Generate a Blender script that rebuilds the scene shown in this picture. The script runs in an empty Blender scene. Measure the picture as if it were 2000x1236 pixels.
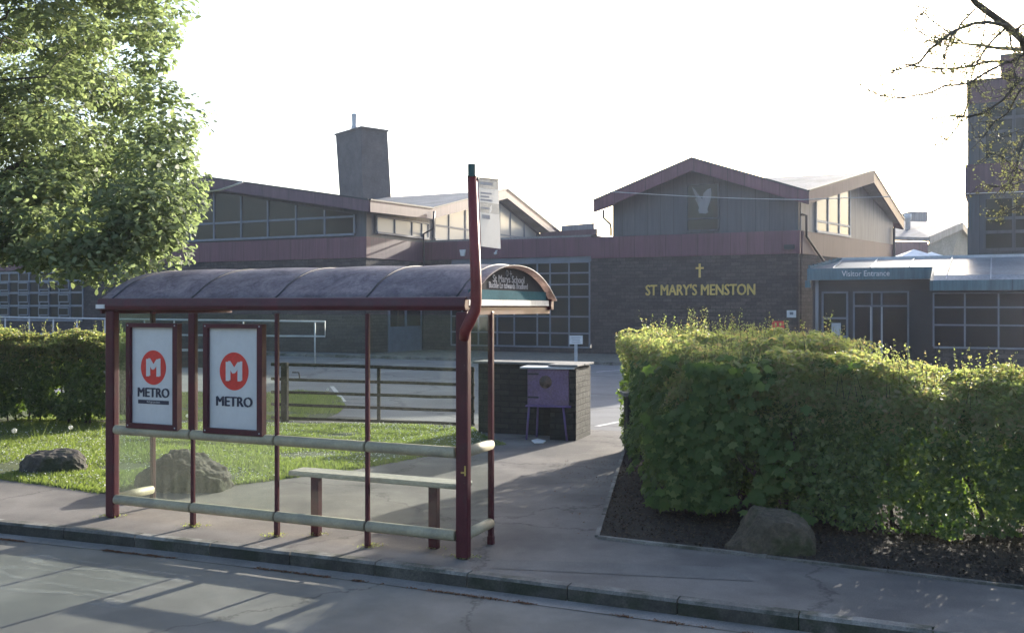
import bpy, bmesh, math, random
import numpy as np
from mathutils import Vector, Matrix, noise
R = math.radians
random.seed(7); RNG = np.random.default_rng(7)
SC = bpy.context.scene; COL = SC.collection

# ---------------------------------------------------------------- camera, sky, sun, exposure
FPX, HOR, CZ = 1900.0, 600.0, 2.4          # focal length in photo pixels, horizon row, camera height
cd = bpy.data.cameras.new('camera'); cam = bpy.data.objects.new('camera', cd); COL.objects.link(cam)
cam.location = (0, 0, CZ); cam.rotation_euler = (R(90), 0, 0)
cd.sensor_width = 36; cd.lens = 36*FPX/2000; cd.shift_y = -(618-HOR)/2000
cd.clip_start = .1; cd.clip_end = 3000
SC.camera = cam
SUN_AZ, SUN_EL = 32.0, 17.0                 # degrees right of the view direction, above the horizon
w = bpy.data.worlds.new('World'); SC.world = w; w.use_nodes = True
nt = w.node_tree; sk = nt.nodes.new('ShaderNodeTexSky'); sk.sky_type = 'NISHITA'; sk.sun_disc = False
sk.sun_elevation = R(SUN_EL); sk.sun_rotation = R(SUN_AZ); sk.air_density = 1.0; sk.dust_density = 3.0; sk.ozone_density = 1.6
nt.links.new(sk.outputs[0], nt.nodes['Background'].inputs[0]); nt.nodes['Background'].inputs[1].default_value = .15
sl = bpy.data.lights.new('sun', 'SUN'); so = bpy.data.objects.new('sun', sl); COL.objects.link(so)
sl.energy = 4.4; sl.angle = R(.6); sl.color = (1, .93, .8)
sd = Vector((math.sin(R(SUN_AZ))*math.cos(R(SUN_EL)), math.cos(R(SUN_AZ))*math.cos(R(SUN_EL)), math.sin(R(SUN_EL))))
so.rotation_euler = (sd).to_track_quat('Z', 'Y').to_euler()
SC.view_settings.view_transform = 'Standard'; SC.view_settings.look = 'None'
SC.view_settings.exposure = 1.6; SC.view_settings.gamma = 1
SC.cycles.max_bounces = 8; SC.cycles.transparent_max_bounces = 16; SC.cycles.volume_bounces = 1

# ---------------------------------------------------------------- helpers: space
def G0(px, py, z=0.12):                     # point on the level z seen at a photo pixel
    Y = (CZ-z)*FPX/(py-HOR); return Vector(((px-1000)*Y/FPX, Y, z))
def PT(px, py, Y): return Vector(((px-1000)*Y/FPX, Y, CZ+(HOR-py)*Y/FPX))
class Plane:                                # a vertical wall plane; d runs along it, outward normal is towards the road side
    def __init__(s, P0, P1):
        s.o = Vector((P0[0], P0[1])); s.d = (Vector((P1[0], P1[1]))-s.o).normalized(); s.n = Vector((s.d.y, -s.d.x))
    def hit(s, px, py):
        r = (px-1000)/FPX; Y = (s.o.x*s.n.x+s.o.y*s.n.y)/(r*s.n.x+s.n.y)
        return (Vector((r*Y, Y))-s.o).dot(s.d), CZ+(HOR-py)*Y/FPX
    def D(s, px): return s.hit(px, 0)[0]
    def p(s, d, z, out=0): q = s.o+s.d*d+s.n*out; return Vector((q.x, q.y, z))
    def box(s, m, d0, d1, z0, z1, o0, o1): m.hexa([s.p(d0, z0, o0), s.p(d1, z0, o0), s.p(d1, z0, o1), s.p(d0, z0, o1)], z1-z0)
    def poly(s, m, pts, o0, o1): m.prism([s.p(d, z, o0) for d, z in pts], Vector((s.n.x, s.n.y, 0))*(o1-o0))
class Frame:
    def __init__(s, o, ang): s.o = Vector(o); s.ang = ang; s.a = Vector((math.cos(ang), math.sin(ang))); s.b = Vector((-math.sin(ang), math.cos(ang)))
    def p(s, u, v, z=0): q = s.o+s.a*u+s.b*v; return Vector((q.x, q.y, z))
    def box(s, m, u0, u1, v0, v1, z0, z1): m.hexa([s.p(u0, v0, z0), s.p(u1, v0, z0), s.p(u1, v1, z0), s.p(u0, v1, z0)], z1-z0)
    def plane(s, u0, v0, u1, v1): return Plane(s.p(u0, v0), s.p(u1, v1))
B = Frame((12.39, 42.05), R(-26.5))         # school frame: u along the front to the right, v away from the road
S = Frame((-.442, 8.84), math.atan2(-1.73, 3.9))   # street frame: u along the kerb to the right, v away from the road

# ---------------------------------------------------------------- helpers: meshes and objects
WM = {}                                       # world matrix of every object made here (Blender updates its own later)
class MB:
    def __init__(s): s.v = []; s.f = []; s.mi = []; s.cur = 0; s.sm = []; s.smooth = False
    def add(s, vs, fs):
        o = len(s.v); s.v += [tuple(v) for v in vs]
        for f in fs: s.f.append([i+o for i in f]); s.mi.append(s.cur); s.sm.append(s.smooth)
    def hexa(s, q, h):
        up = Vector((0, 0, h)); s.prism(q, up)
    def prism(s, poly, ext):
        n = len(poly); vs = [Vector(p) for p in poly]+[Vector(p)+ext for p in poly]
        s.add(vs, [list(range(n))[::-1], list(range(n, 2*n))]+[[i, (i+1) % n, n+(i+1) % n, n+i] for i in range(n)])
    def box(s, x0, x1, y0, y1, z0, z1): s.hexa([Vector((x0, y0, z0)), Vector((x1, y0, z0)), Vector((x1, y1, z0)), Vector((x0, y1, z0))], z1-z0)
    def tube(s, pts, rad, n=8, caps=True):
        pts = [Vector(p) for p in pts]; k = len(pts)
        rad = rad if hasattr(rad, '__len__') else [rad]*k
        rings = []; ref = None
        for i, p in enumerate(pts):
            t = (pts[min(i+1, k-1)]-pts[max(i-1, 0)]).normalized()
            if ref is None: ref = t.cross(Vector((0, 0, 1)) if abs(t.z) < .9 else Vector((0, 1, 0)))
            x = ref-t*ref.dot(t)
            if x.length < 1e-4: x = t.orthogonal()
            x.normalize(); y = t.cross(x); ref = x
            rings.append([p+(x*math.cos(2*math.pi*j/n)+y*math.sin(2*math.pi*j/n))*rad[i] for j in range(n)])
        vs = [v for r in rings for v in r]; fs = []
        for i in range(k-1):
            for j in range(n): fs.append([i*n+j, i*n+(j+1) % n, (i+1)*n+(j+1) % n, (i+1)*n+j])
        if caps: fs += [list(range(n))[::-1], [(k-1)*n+j for j in range(n)]]
        sm = s.smooth; s.smooth = True; s.add(vs, fs); s.smooth = sm
    def build(s, name, mats, parent=None, bevel=0, fixn=True):
        me = bpy.data.meshes.new(name)
        inv = WM.get(parent, Matrix()).inverted() if parent is not None else Matrix()
        me.from_pydata([tuple(inv @ Vector(v)) for v in s.v], [], s.f)
        mats = mats if isinstance(mats, (list, tuple)) else [mats]
        for m in mats: me.materials.append(m)
        me.polygons.foreach_set('material_index', s.mi); me.polygons.foreach_set('use_smooth', s.sm)
        if fixn:
            bm = bmesh.new(); bm.from_mesh(me); bmesh.ops.recalc_face_normals(bm, faces=bm.faces)
            bm.to_mesh(me); bm.free()
        me.update()
        o = bpy.data.objects.new(name, me); COL.objects.link(o)
        if parent is not None: o.parent = parent; WM[o] = WM.get(parent, Matrix())
        if bevel:
            b = o.modifiers.new('bevel', 'BEVEL'); b.width = bevel; b.segments = 2; b.limit_method = 'ANGLE'; b.angle_limit = R(35)
        return o
def tag(o, label=None, cat=None, group=None, kind=None):
    if label: o['label'] = label
    if cat: o['category'] = cat
    if group: o['group'] = group
    if kind: o['kind'] = kind
    return o
def thing(name, label, cat, loc, rotz=0, group=None):
    o = bpy.data.objects.new(name, None); COL.objects.link(o); o.empty_display_size = .2
    o.location = loc; o.rotation_euler = (0, 0, rotz)
    o.matrix_world = Matrix.Translation(Vector(loc)) @ Matrix.Rotation(rotz, 4, 'Z')
    WM[o] = o.matrix_world.copy()
    return tag(o, label, cat, group)
def single(mb, name, mats, label, cat, group=None, loc=(0, 0, 0), rotz=0, bevel=0, kind=None):   # a thing that is one mesh, origin at its base
    e = bpy.data.objects.new('x', None); e.matrix_world = Matrix.Translation(Vector(loc)) @ Matrix.Rotation(rotz, 4, 'Z')
    M = Matrix.Translation(Vector(loc)) @ Matrix.Rotation(rotz, 4, 'Z'); inv = M.inverted()
    mb.v = [tuple(inv @ Vector(v)) for v in mb.v]
    o = mb.build(name, mats, None, bevel); o.matrix_world = M; bpy.data.objects.remove(e)
    return tag(o, label, cat, group, kind)
def text_mesh(body, size, thick, bold=0, align='LEFT', spacing=1.0):
    cu = bpy.data.curves.new('lettering', 'FONT'); cu.body = body; cu.size = size; cu.extrude = thick; cu.offset = bold; cu.align_x = align
    cu.space_character = spacing; cu.resolution_u = 3
    o = bpy.data.objects.new('lettering', cu); COL.objects.link(o); bpy.context.view_layer.update()
    me = bpy.data.meshes.new_from_object(o.evaluated_get(bpy.context.evaluated_depsgraph_get()))
    bpy.data.objects.remove(o); bpy.data.curves.remove(cu)
    vs = [v.co.copy() for v in me.vertices]; fs = [list(p.vertices) for p in me.polygons]; bpy.data.meshes.remove(me)
    return vs, fs
def add_text(m, body, size, plane_fn, thick=.01, bold=0, align='LEFT', spacing=1.0, sx=1, sy=1):  # plane_fn(x, y, out) -> point
    vs, fs = text_mesh(body, size, thick, 0, align, spacing)
    for i, dx in enumerate((0,) if not bold else (-bold, 0, bold)):        # bold: three passes side by side, each a hair deeper
        m.add([plane_fn(v.x*sx+dx, v.y*sy+(abs(dx)*.5 if i == 2 else 0), (v.z+thick)*(1+.2*i)) for v in vs], fs)
def np_mesh(name, V, k, mats, parent=None, smooth=False, faces=None):   # V: (N*k, 3), k verts per face
    if parent is not None:
        inv = np.array(WM.get(parent, Matrix()).inverted()); V = V@inv[:3, :3].T+inv[:3, 3]
    n = len(V)//k; me = bpy.data.meshes.new(name)
    me.vertices.add(len(V)); me.vertices.foreach_set('co', V.astype(np.float32).ravel())
    me.loops.add(n*k); me.loops.foreach_set('vertex_index', np.arange(n*k, dtype=np.int32))
    me.polygons.add(n); me.polygons.foreach_set('loop_start', np.arange(0, n*k, k, dtype=np.int32))
    if smooth: me.polygons.foreach_set('use_smooth', np.ones(n, dtype=bool))
    me.update(calc_edges=True); me.validate()
    for m in (mats if isinstance(mats, (list, tuple)) else [mats]): me.materials.append(m)
    o = bpy.data.objects.new(name, me); COL.objects.link(o)
    if parent is not None: o.parent = parent
    return o
OVAL = np.array([(0, -.5, 0), (.26, -.18, .06), (.2, .25, .05), (0, .5, -.08), (-.2, .25, .05), (-.26, -.18, .06)])
LOBE = np.array([(0, -.5, 0), (.14, -.3, 0), (.46, -.26, -.08), (.34, -.04, .03), (.52, .2, -.1), (.24, .18, .04), (0, .56, -.1), (-.24, .18, .04), (-.52, .2, -.1), (-.34, -.04, .03), (-.46, -.26, -.08), (-.14, -.3, 0)])
BLADE = np.array([(-.06, 0, 0), (.06, 0, 0), (.0, 1, .1)])
def leaves(P, N, size, T=OVAL, roll=None, rng=RNG):  # leaf faces at P, facing roughly N
    n = len(P); N = N/np.maximum(np.linalg.norm(N, axis=1, keepdims=True), 1e-6)
    r = rng.normal(size=(n, 3)) if roll is None else roll
    X = np.cross(r, N); X /= np.maximum(np.linalg.norm(X, axis=1, keepdims=True), 1e-6); Yv = np.cross(N, X)
    s = np.asarray(size).reshape(-1, 1, 1)*np.ones((n, 1, 1))
    V = P[:, None, :]+s*(T[None, :, 0:1]*X[:, None, :]+T[None, :, 1:2]*Yv[:, None, :]+T[None, :, 2:3]*N[:, None, :])
    return V.reshape(-1, 3)

# ---------------------------------------------------------------- materials
def srgb(r, g, b): return tuple(((c/255)/12.92 if c/255 <= .04045 else ((c/255+.055)/1.055)**2.4) for c in (r, g, b))+(1,)
def base(name):
    m = bpy.data.materials.new(name); m.use_nodes = True; nt = m.node_tree; return m, nt, nt.nodes, nt.links, nt.nodes['Principled BSDF']
def ramp(N, L, src, stops):
    r = N.new('ShaderNodeValToRGB'); L.new(src, r.inputs[0]); e = r.color_ramp.elements
    while len(e) > 2: e.remove(e[-1])
    for i, (p, c) in enumerate(stops):
        el = e[i] if i < 2 else e.new(p)
        el.position = p; el.color = tuple(c)+(1,) if len(c) == 3 else c
    return r
def nz(N, L, sc, det=6, rough=.6, vec=None, dist=0):
    n = N.new('ShaderNodeTexNoise'); n.inputs['Scale'].default_value = sc; n.inputs['Detail'].default_value = det; n.inputs['Roughness'].default_value = rough; n.inputs['Distortion'].default_value = dist
    if vec is not None: L.new(vec, n.inputs['Vector'])
    return n
def mixc(N, L, f, a, b, mode='MIX'):
    m = N.new('ShaderNodeMix'); m.data_type = 'RGBA'; m.blend_type = mode
    for i, v in ((0, f), (6, a), (7, b)):
        if hasattr(v, 'is_linked') or hasattr(v, 'links'): L.new(v, m.inputs[i])
        else: m.inputs[i].default_value = v if i == 0 else (tuple(v)+(1,) if len(v) == 3 else v)
    return m.outputs[2]
def surf(name, c1, c2, scale=3, fine=40, rough=.85, bump=.3, bscale=60, c3=None, s3=1.0, stretch=None, spec=.4, metal=0, fineamt=.35, lo=.35, hi=.65, crack=0, chips=None, island=0):
    m, nt, N, L, P = base(name); tc = N.new('ShaderNodeTexCoord'); v = tc.outputs['Object']
    if stretch:
        mp = N.new('ShaderNodeMapping'); mp.inputs['Scale'].default_value = stretch; L.new(v, mp.inputs[0]); v = mp.outputs[0]
    n1 = nz(N, L, scale, 8, .65, v); r = ramp(N, L, n1.outputs[0], [(lo, c1), (hi, c2)]); c = r.outputs[0]
    if c3:
        n3 = nz(N, L, s3, 4, .6, v); r3 = ramp(N, L, n3.outputs[0], [(.5, (0, 0, 0)), (.62, (1, 1, 1))]); c = mixc(N, L, r3.outputs[0], c, c3)
    n2 = nz(N, L, fine, 3, .7, v); r2 = ramp(N, L, n2.outputs[0], [(.3, (1-fineamt,)*3), (.7, (1+fineamt*.6,)*3)])
    c = mixc(N, L, 1.0, c, r2.outputs[0], 'MULTIPLY')
    if crack:                                # wandering hairline cracks
        nd = nz(N, L, 1.5, 5, .7, v); vm = N.new('ShaderNodeVectorMath'); vm.operation = 'MULTIPLY_ADD'; L.new(nd.outputs[1], vm.inputs[0]); vm.inputs[1].default_value = (.9, .9, .9); L.new(v, vm.inputs[2])
        vo = N.new('ShaderNodeTexVoronoi'); vo.feature = 'DISTANCE_TO_EDGE'; vo.inputs['Scale'].default_value = crack; L.new(vm.outputs[0], vo.inputs['Vector'])
        rc = ramp(N, L, vo.outputs['Distance'], [(.0, (.62,)*3), (.01, (1,)*3)]); c = mixc(N, L, 1.0, c, rc.outputs[0], 'MULTIPLY')
    if island:
        gi = N.new('ShaderNodeNewGeometry'); ri = ramp(N, L, gi.outputs['Random Per Island'], [(0, (1-island,)*3), (1, (1+island,)*3)]); c = mixc(N, L, 1.0, c, ri.outputs[0], 'MULTIPLY')
    if chips:                                # small flakes where the paint has gone
        nc = nz(N, L, 26, 4, .8, v, .3); rc = ramp(N, L, nc.outputs[0], [(.69, (0, 0, 0)), (.71, (1, 1, 1))]); c = mixc(N, L, rc.outputs[0], c, chips)
    L.new(c, P.inputs['Base Color'])
    P.inputs['Roughness'].default_value = rough; P.inputs['Specular IOR Level'].default_value = spec; P.inputs['Metallic'].default_value = metal
    if bump:
        nb = nz(N, L, bscale, 5, .7, v); bp = N.new('ShaderNodeBump'); bp.inputs['Strength'].default_value = bump; bp.inputs['Distance'].default_value = .02
        L.new(nb.outputs[0], bp.inputs['Height']); L.new(bp.outputs[0], P.inputs['Normal'])
    return m
def stone(name, c1, c2, mortar, bw=.45, rh=.16, rough=.9):
    m, nt, N, L, P = base(name); tc = N.new('ShaderNodeTexCoord'); sp = N.new('ShaderNodeSeparateXYZ'); L.new(tc.outputs['Object'], sp.inputs[0])
    ad = N.new('ShaderNodeMath'); L.new(sp.outputs[0], ad.inputs[0]); L.new(sp.outputs[1], ad.inputs[1])
    cb = N.new('ShaderNodeCombineXYZ'); L.new(ad.outputs[0], cb.inputs[0]); L.new(sp.outputs[2], cb.inputs[1])
    nd = nz(N, L, 2.2, 3, .6, tc.outputs['Object']); vm = N.new('ShaderNodeVectorMath'); vm.operation = 'MULTIPLY_ADD'; L.new(nd.outputs[1], vm.inputs[0]); vm.inputs[1].default_value = (.06, .03, 0); L.new(cb.outputs[0], vm.inputs[2])
    bk = N.new('ShaderNodeTexBrick'); L.new(vm.outputs[0], bk.inputs['Vector']); bk.inputs['Scale'].default_value = 1; bk.inputs['Brick Width'].default_value = bw; bk.inputs['Row Height'].default_value = rh
    bk.inputs['Mortar Size'].default_value = .012; bk.inputs['Mortar Smooth'].default_value = .3; bk.inputs['Color1'].default_value = tuple(c1)+(1,); bk.inputs['Color2'].default_value = tuple(c2)+(1,); bk.inputs['Mortar'].default_value = tuple(mortar)+(1,); bk.inputs['Bias'].default_value = 0
    n2 = nz(N, L, 9, 7, .7, tc.outputs['Object']); r2 = ramp(N, L, n2.outputs[0], [(.25, (.45,)*3), (.75, (1.5,)*3)])
    L.new(mixc(N, L, 1.0, bk.outputs[0], r2.outputs[0], 'MULTIPLY'), P.inputs['Base Color']); P.inputs['Roughness'].default_value = rough
    mx = N.new('ShaderNodeMath'); mx.operation = 'MULTIPLY_ADD'; L.new(bk.outputs['Fac'], mx.inputs[0]); mx.inputs[1].default_value = -1; L.new(n2.outputs[0], mx.inputs[2])
    bp = N.new('ShaderNodeBump'); bp.inputs['Strength'].default_value = .7; bp.inputs['Distance'].default_value = .03; L.new(mx.outputs[0], bp.inputs['Height']); L.new(bp.outputs[0], P.inputs['Normal'])
    return m
def panels(name, c1, c2, pw=.6, ph=30, rough=.55, seam=.35):      # sheet cladding with vertical joints
    m, nt, N, L, P = base(name); tc = N.new('ShaderNodeTexCoord'); sp = N.new('ShaderNodeSeparateXYZ'); L.new(tc.outputs['Object'], sp.inputs[0])
    ad = N.new('ShaderNodeMath'); L.new(sp.outputs[0], ad.inputs[0]); L.new(sp.outputs[1], ad.inputs[1])
    cb = N.new('ShaderNodeCombineXYZ'); L.new(ad.outputs[0], cb.inputs[0]); L.new(sp.outputs[2], cb.inputs[1])
    bk = N.new('ShaderNodeTexBrick'); bk.offset = 0; L.new(cb.outputs[0], bk.inputs['Vector']); bk.inputs['Scale'].default_value = 1; bk.inputs['Brick Width'].default_value = pw; bk.inputs['Row Height'].default_value = ph
    bk.inputs['Mortar Size'].default_value = .012; bk.inputs['Color1'].default_value = tuple(c1)+(1,); bk.inputs['Color2'].default_value = tuple(c2)+(1,); bk.inputs['Mortar'].default_value = tuple(c*seam for c in c1)+(1,)
    mp = N.new('ShaderNodeMapping'); mp.inputs['Scale'].default_value = (6, 6, .5); L.new(tc.outputs['Object'], mp.inputs[0])
    n2 = nz(N, L, 1.2, 7, .7, mp.outputs[0]); r2 = ramp(N, L, n2.outputs[0], [(.25, (.55,)*3), (.75, (1.3,)*3)])
    L.new(mixc(N, L, 1.0, bk.outputs[0], r2.outputs[0], 'MULTIPLY'), P.inputs['Base Color']); P.inputs['Roughness'].default_value = rough
    bp = N.new('ShaderNodeBump'); bp.invert = True; bp.inputs['Strength'].default_value = .4; bp.inputs['Distance'].default_value = .01; L.new(bk.outputs['Fac'], bp.inputs['Height']); L.new(bp.outputs[0], P.inputs['Normal'])
    return m
def leafmat(name, cols, trans=.45, rough=.5, tc=None, spec=.35):
    m, nt, N, L, P = base(name); g = N.new('ShaderNodeNewGeometry')
    r = ramp(N, L, g.outputs['Random Per Island'], [(i/(len(cols)-1), c) for i, c in enumerate(cols)])
    L.new(r.outputs[0], P.inputs['Base Color']); P.inputs['Roughness'].default_value = rough; P.inputs['Specular IOR Level'].default_value = spec
    t = N.new('ShaderNodeBsdfTranslucent'); tcx = mixc(N, L, 1.0, r.outputs[0], tc or (1.7, 1.9, .7), 'MULTIPLY'); L.new(tcx, t.inputs[0])
    mx = N.new('ShaderNodeMixShader'); mx.inputs[0].default_value = trans; L.new(P.outputs[0], mx.inputs[1]); L.new(t.outputs[0], mx.inputs[2]); L.new(mx.outputs[0], N['Material Output'].inputs[0])
    return m
def plain(name, c, rough=.5, metal=0, spec=.5): return surf(name, tuple(x*.85 for x in c), tuple(x*1.12 for x in c), scale=2.5, fine=30, rough=rough, bump=.05, bscale=30, metal=metal, spec=spec, fineamt=.15)
def clear_glass(name, dirt=.1, tint=(.9, .95, .92), streak=8):
    m, nt, N, L, P = base(name); N.remove(P); tr = N.new('ShaderNodeBsdfTransparent'); tr.inputs[0].default_value = tuple(tint)+(1,)
    gl = N.new('ShaderNodeBsdfGlossy'); gl.inputs['Roughness'].default_value = .03; lw = N.new('ShaderNodeLayerWeight'); pw = N.new('ShaderNodeMath'); pw.operation = 'POWER'; L.new(lw.outputs['Facing'], pw.inputs[0]); pw.inputs[1].default_value = 5; fr = N.new('ShaderNodeMath'); fr.operation = 'MULTIPLY_ADD'; L.new(pw.outputs[0], fr.inputs[0]); fr.inputs[1].default_value = .6; fr.inputs[2].default_value = .03
    m1 = N.new('ShaderNodeMixShader'); L.new(fr.outputs[0], m1.inputs[0]); L.new(tr.outputs[0], m1.inputs[1]); L.new(gl.outputs[0], m1.inputs[2])
    df = N.new('ShaderNodeBsdfTranslucent'); df.inputs[0].default_value = (.55, .56, .5, 1)
    d2 = N.new('ShaderNodeBsdfDiffuse'); d2.inputs[0].default_value = (.4, .42, .38, 1); m3 = N.new('ShaderNodeMixShader'); m3.inputs[0].default_value = .5; L.new(df.outputs[0], m3.inputs[1]); L.new(d2.outputs[0], m3.inputs[2])
    tc = N.new('ShaderNodeTexCoord'); mp = N.new('ShaderNodeMapping'); mp.inputs['Scale'].default_value = (streak, streak, .8); L.new(tc.outputs['Object'], mp.inputs[0])
    n = nz(N, L, 2.0, 6, .7, mp.outputs[0]); r = ramp(N, L, n.outputs[0], [(.3, (dirt*.4,)*3), (.75, (dirt*1.8,)*3)])
    m2 = N.new('ShaderNodeMixShader'); L.new(r.outputs[0], m2.inputs[0]); L.new(m1.outputs[0], m2.inputs[1]); L.new(m3.outputs[0], m2.inputs[2]); L.new(m2.outputs[0], N['Material Output'].inputs[0])
    return m
def dark_glass(name, c=(.012, .013, .017), rough=.06, spec=.2):
    m, nt, N, L, P = base(name); P.inputs['Base Color'].default_value = tuple(c)+(1,); P.inputs['Roughness'].default_value = rough; P.inputs['Specular IOR Level'].default_value = spec
    n = nz(N, L, .7, 2, .5); bp = N.new('ShaderNodeBump'); bp.inputs['Strength'].default_value = .12; bp.inputs['Distance'].default_value = .05; L.new(n.outputs[0], bp.inputs['Height']); L.new(bp.outputs[0], P.inputs['Normal'])
    return m
M = {}
M['asphalt'] = surf('asphalt', (.17, .162, .15), (.25, .238, .222), 1.2, 160, .92, .5, 220, (.15, .146, .14), .35, crack=.33, spec=.15)
M['footway'] = surf('footway_asphalt', (.15, .138, .132), (.215, .2, .19), 1.5, 140, .92, .5, 200, (.125, .118, .116), .5, crack=.28, spec=.15)
M['patch'] = surf('patched_asphalt', (.125, .12, .118), (.17, .162, .158), 3, 150, .92, .5, 200)
M['carpark'] = surf('car_park_asphalt', (.15, .15, .16), (.21, .21, .22), .5, 90, .9, .3, 120, crack=.15, spec=.15)
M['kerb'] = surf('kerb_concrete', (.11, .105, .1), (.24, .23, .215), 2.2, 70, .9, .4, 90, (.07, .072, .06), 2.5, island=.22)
M['kerbface'] = surf('kerb_face_dark', (.045, .043, .04), (.1, .095, .085), 4, 60, .95, .5, 60, (.04, .045, .032), 3, island=.25)  # darker tone for the upright faces of the kerb stones
M['channel'] = surf('channel_concrete', (.16, .155, .15), (.24, .23, .225), 2, 110, .9, .4, 120)
M['lawn'] = surf('lawn_soil', (.05, .065, .025), (.1, .125, .045), 2.5, 80, .95, .8, 60)
M['earth'] = surf('earth', (.018, .014, .011), (.036, .029, .023), 4, 60, .97, 1, 40)
M['field'] = surf('field', (.05, .08, .03), (.09, .12, .045), .3, 10, .95, .2, 10)
M['gravel'] = surf('gravel', (.1, .095, .075), (.2, .19, .16), 6, 40, .95, .8, 30)
M['white'] = plain('white_paint', (.62, .62, .64), .5)
M['linepaint'] = surf('line_paint', (.3, .3, .3), (.55, .55, .55), 6, 60, .8, .1)
M['maroon'] = surf('maroon_paint', (.052, .0065, .014), (.08, .011, .021), 3, 60, .42, .08, 40, (.06, .014, .022), 5, fineamt=.2, chips=(.16, .1, .09))
M['signred'] = surf('stop_pole_red', (.13, .014, .016), (.18, .02, .022), 3, 60, .42, .08, 40, fineamt=.2)
M['cream'] = surf('cream_rail', (.32, .285, .2), (.41, .365, .265), 3, 50, .6, .1, 40, (.27, .25, .19), 2.5, fineamt=.15)
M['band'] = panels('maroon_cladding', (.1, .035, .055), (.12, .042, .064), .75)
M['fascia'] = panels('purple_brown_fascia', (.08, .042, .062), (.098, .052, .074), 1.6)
M['slateclad'] = panels('slate_blue_cladding', (.045, .053, .068), (.058, .067, .082), .62)
M['paleclad'] = panels('pale_grey_cladding', (.19, .185, .2), (.23, .225, .24), .75)
M['stone'] = stone('dark_coursed_stone', (.03, .028, .03), (.062, .054, .054), (.018, .017, .018))
M['wallstone'] = stone('weathered_stone', (.016, .017, .014), (.034, .033, .027), (.009, .009, .008), .32, .1)
M['roofgrey'] = surf('roof_felt', (.15, .145, .15), (.24, .235, .24), .6, 14, .75, .2, 10)
M['frameblue'] = plain('blue_grey_frame', (.13, .15, .19), .5)
M['framepale'] = plain('pale_frame', (.42, .43, .46), .5)
M['glass'] = dark_glass('dark_window_glass')
M['paleglass'] = dark_glass('window_with_painted_sky', (.42, .41, .39), .25, .6)  # pale base colour paints the bright sky in the clerestory panes
M['greenglass'] = dark_glass('dim_window_glass', (.02, .024, .022))
M['midglass'] = dark_glass('side_window_glass', (.12, .125, .13), .12, .5)
M['teal'] = panels('teal_fascia', (.06, .125, .155), (.07, .14, .175), 2.6)
M['zinc'] = surf('zinc_roof', (.16, .19, .22), (.26, .29, .33), 1, 12, .42, .1, 10, metal=.35)
M['gold'] = plain('gold_letter', (.58, .4, .1), .45)
M['doorblue'] = plain('door_blue', (.13, .15, .2), .5)
M['rust'] = surf('gate_steel', (.012, .01, .009), (.03, .026, .022), 14, 60, .9, .4, 60, (.045, .042, .036), 13, spec=.1)
M['purple'] = surf('purple_paint', (.13, .085, .17), (.18, .12, .22), 3, 30, .6, .2, 30, (.15, .1, .16), 4)
M['purpleleg'] = plain('purple_steel', (.14, .09, .25), .5)
M['rock'] = surf('gritstone', (.042, .037, .033), (.105, .092, .08), 3, 30, .93, 1, 14, (.045, .05, .03), 2.2)
M['rockdark'] = surf('mossy_gritstone', (.06, .05, .036), (.13, .108, .08), 3, 30, .95, 1, 14, (.05, .052, .025), 2.2)
M['bark'] = surf('bark', (.04, .033, .027), (.1, .085, .07), 6, 30, .95, 1, 18, stretch=(1, 1, .3))
M['twig'] = surf('twig_bark', (.035, .03, .03), (.07, .06, .055), 12, 40, .9, .3, 40)
M['treeleaf'] = leafmat('tree_leaf', [(.13, .165, .1), (.19, .22, .14), (.15, .19, .12), (.3, .34, .22)], .56, .55, (1.4, 1.5, .95), .22)
M['hedgeleaf'] = leafmat('hedge_leaf', [(.04, .065, .024), (.1, .145, .05), (.07, .11, .038), (.19, .235, .1)], .42, .45)
M['newleaf'] = leafmat('new_leaf_sun_tint', [(.17, .21, .1), (.26, .29, .15), (.2, .24, .12), (.33, .26, .18)], .58, .5, (1.6, 1.6, .85))  # new leaf colour paled further, standing in for sun on the hedge tops
M['mapleleaf'] = leafmat('maple_leaf', [(.05, .085, .03), (.08, .125, .045), (.06, .1, .035), (.15, .2, .08)], .4, .7, spec=.1)
M['bud'] = leafmat('bud', [(.12, .09, .07), (.22, .21, .14), (.16, .14, .1)], .35)
M['grass'] = leafmat('grass_blade', [(.1, .13, .05), (.145, .18, .07), (.12, .15, .06), (.23, .25, .12)], .5, .6, (1.65, 1.8, .8))
M['petal'] = leafmat('petal', [(.7, .7, .66), (.8, .8, .76)], .4, .7, (1, 1, 1))
M['litter'] = leafmat('litter', [(.16, .06, .03), (.1, .05, .03), (.22, .11, .05), (.07, .05, .035)], .2, .8, (1, 1, 1))
M['mulch'] = leafmat('mulch', [(.025, .018, .013), (.05, .034, .024), (.09, .07, .05), (.018, .014, .012)], .1, .9, (1, 1, 1))
M['black'] = plain('black', (.02, .02, .025), .5)
M['poster'] = surf('poster_paper', (.5, .5, .52), (.6, .6, .62), 1, 20, .45, 0, fineamt=.04)
M['red'] = plain('badge_red', (.62, .04, .03), .45)
M['navy'] = plain('ink', (.025, .025, .05), .5)
M['capgreen'] = plain('cap_green', (.03, .06, .05), .5)
M['panelgrey'] = plain('end_panel_grey', (.05, .05, .058), .9, spec=.05)
M['panelteal'] = plain('end_panel_teal', (.05, .13, .16), .9, spec=.05)
M['lettergrey'] = plain('faint_lettering', (.36, .36, .4), .9, spec=.05)
M['chimney'] = surf('chimney_render', (.05, .052, .062), (.08, .083, .095), 1.2, 20, .85, .1)
M['marquee'] = plain('marquee_canvas', (.8, .8, .82), .6)
M['render'] = surf('rear_wall', (.2, .19, .18), (.27, .26, .24), 1, 12, .9, .1)

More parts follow.
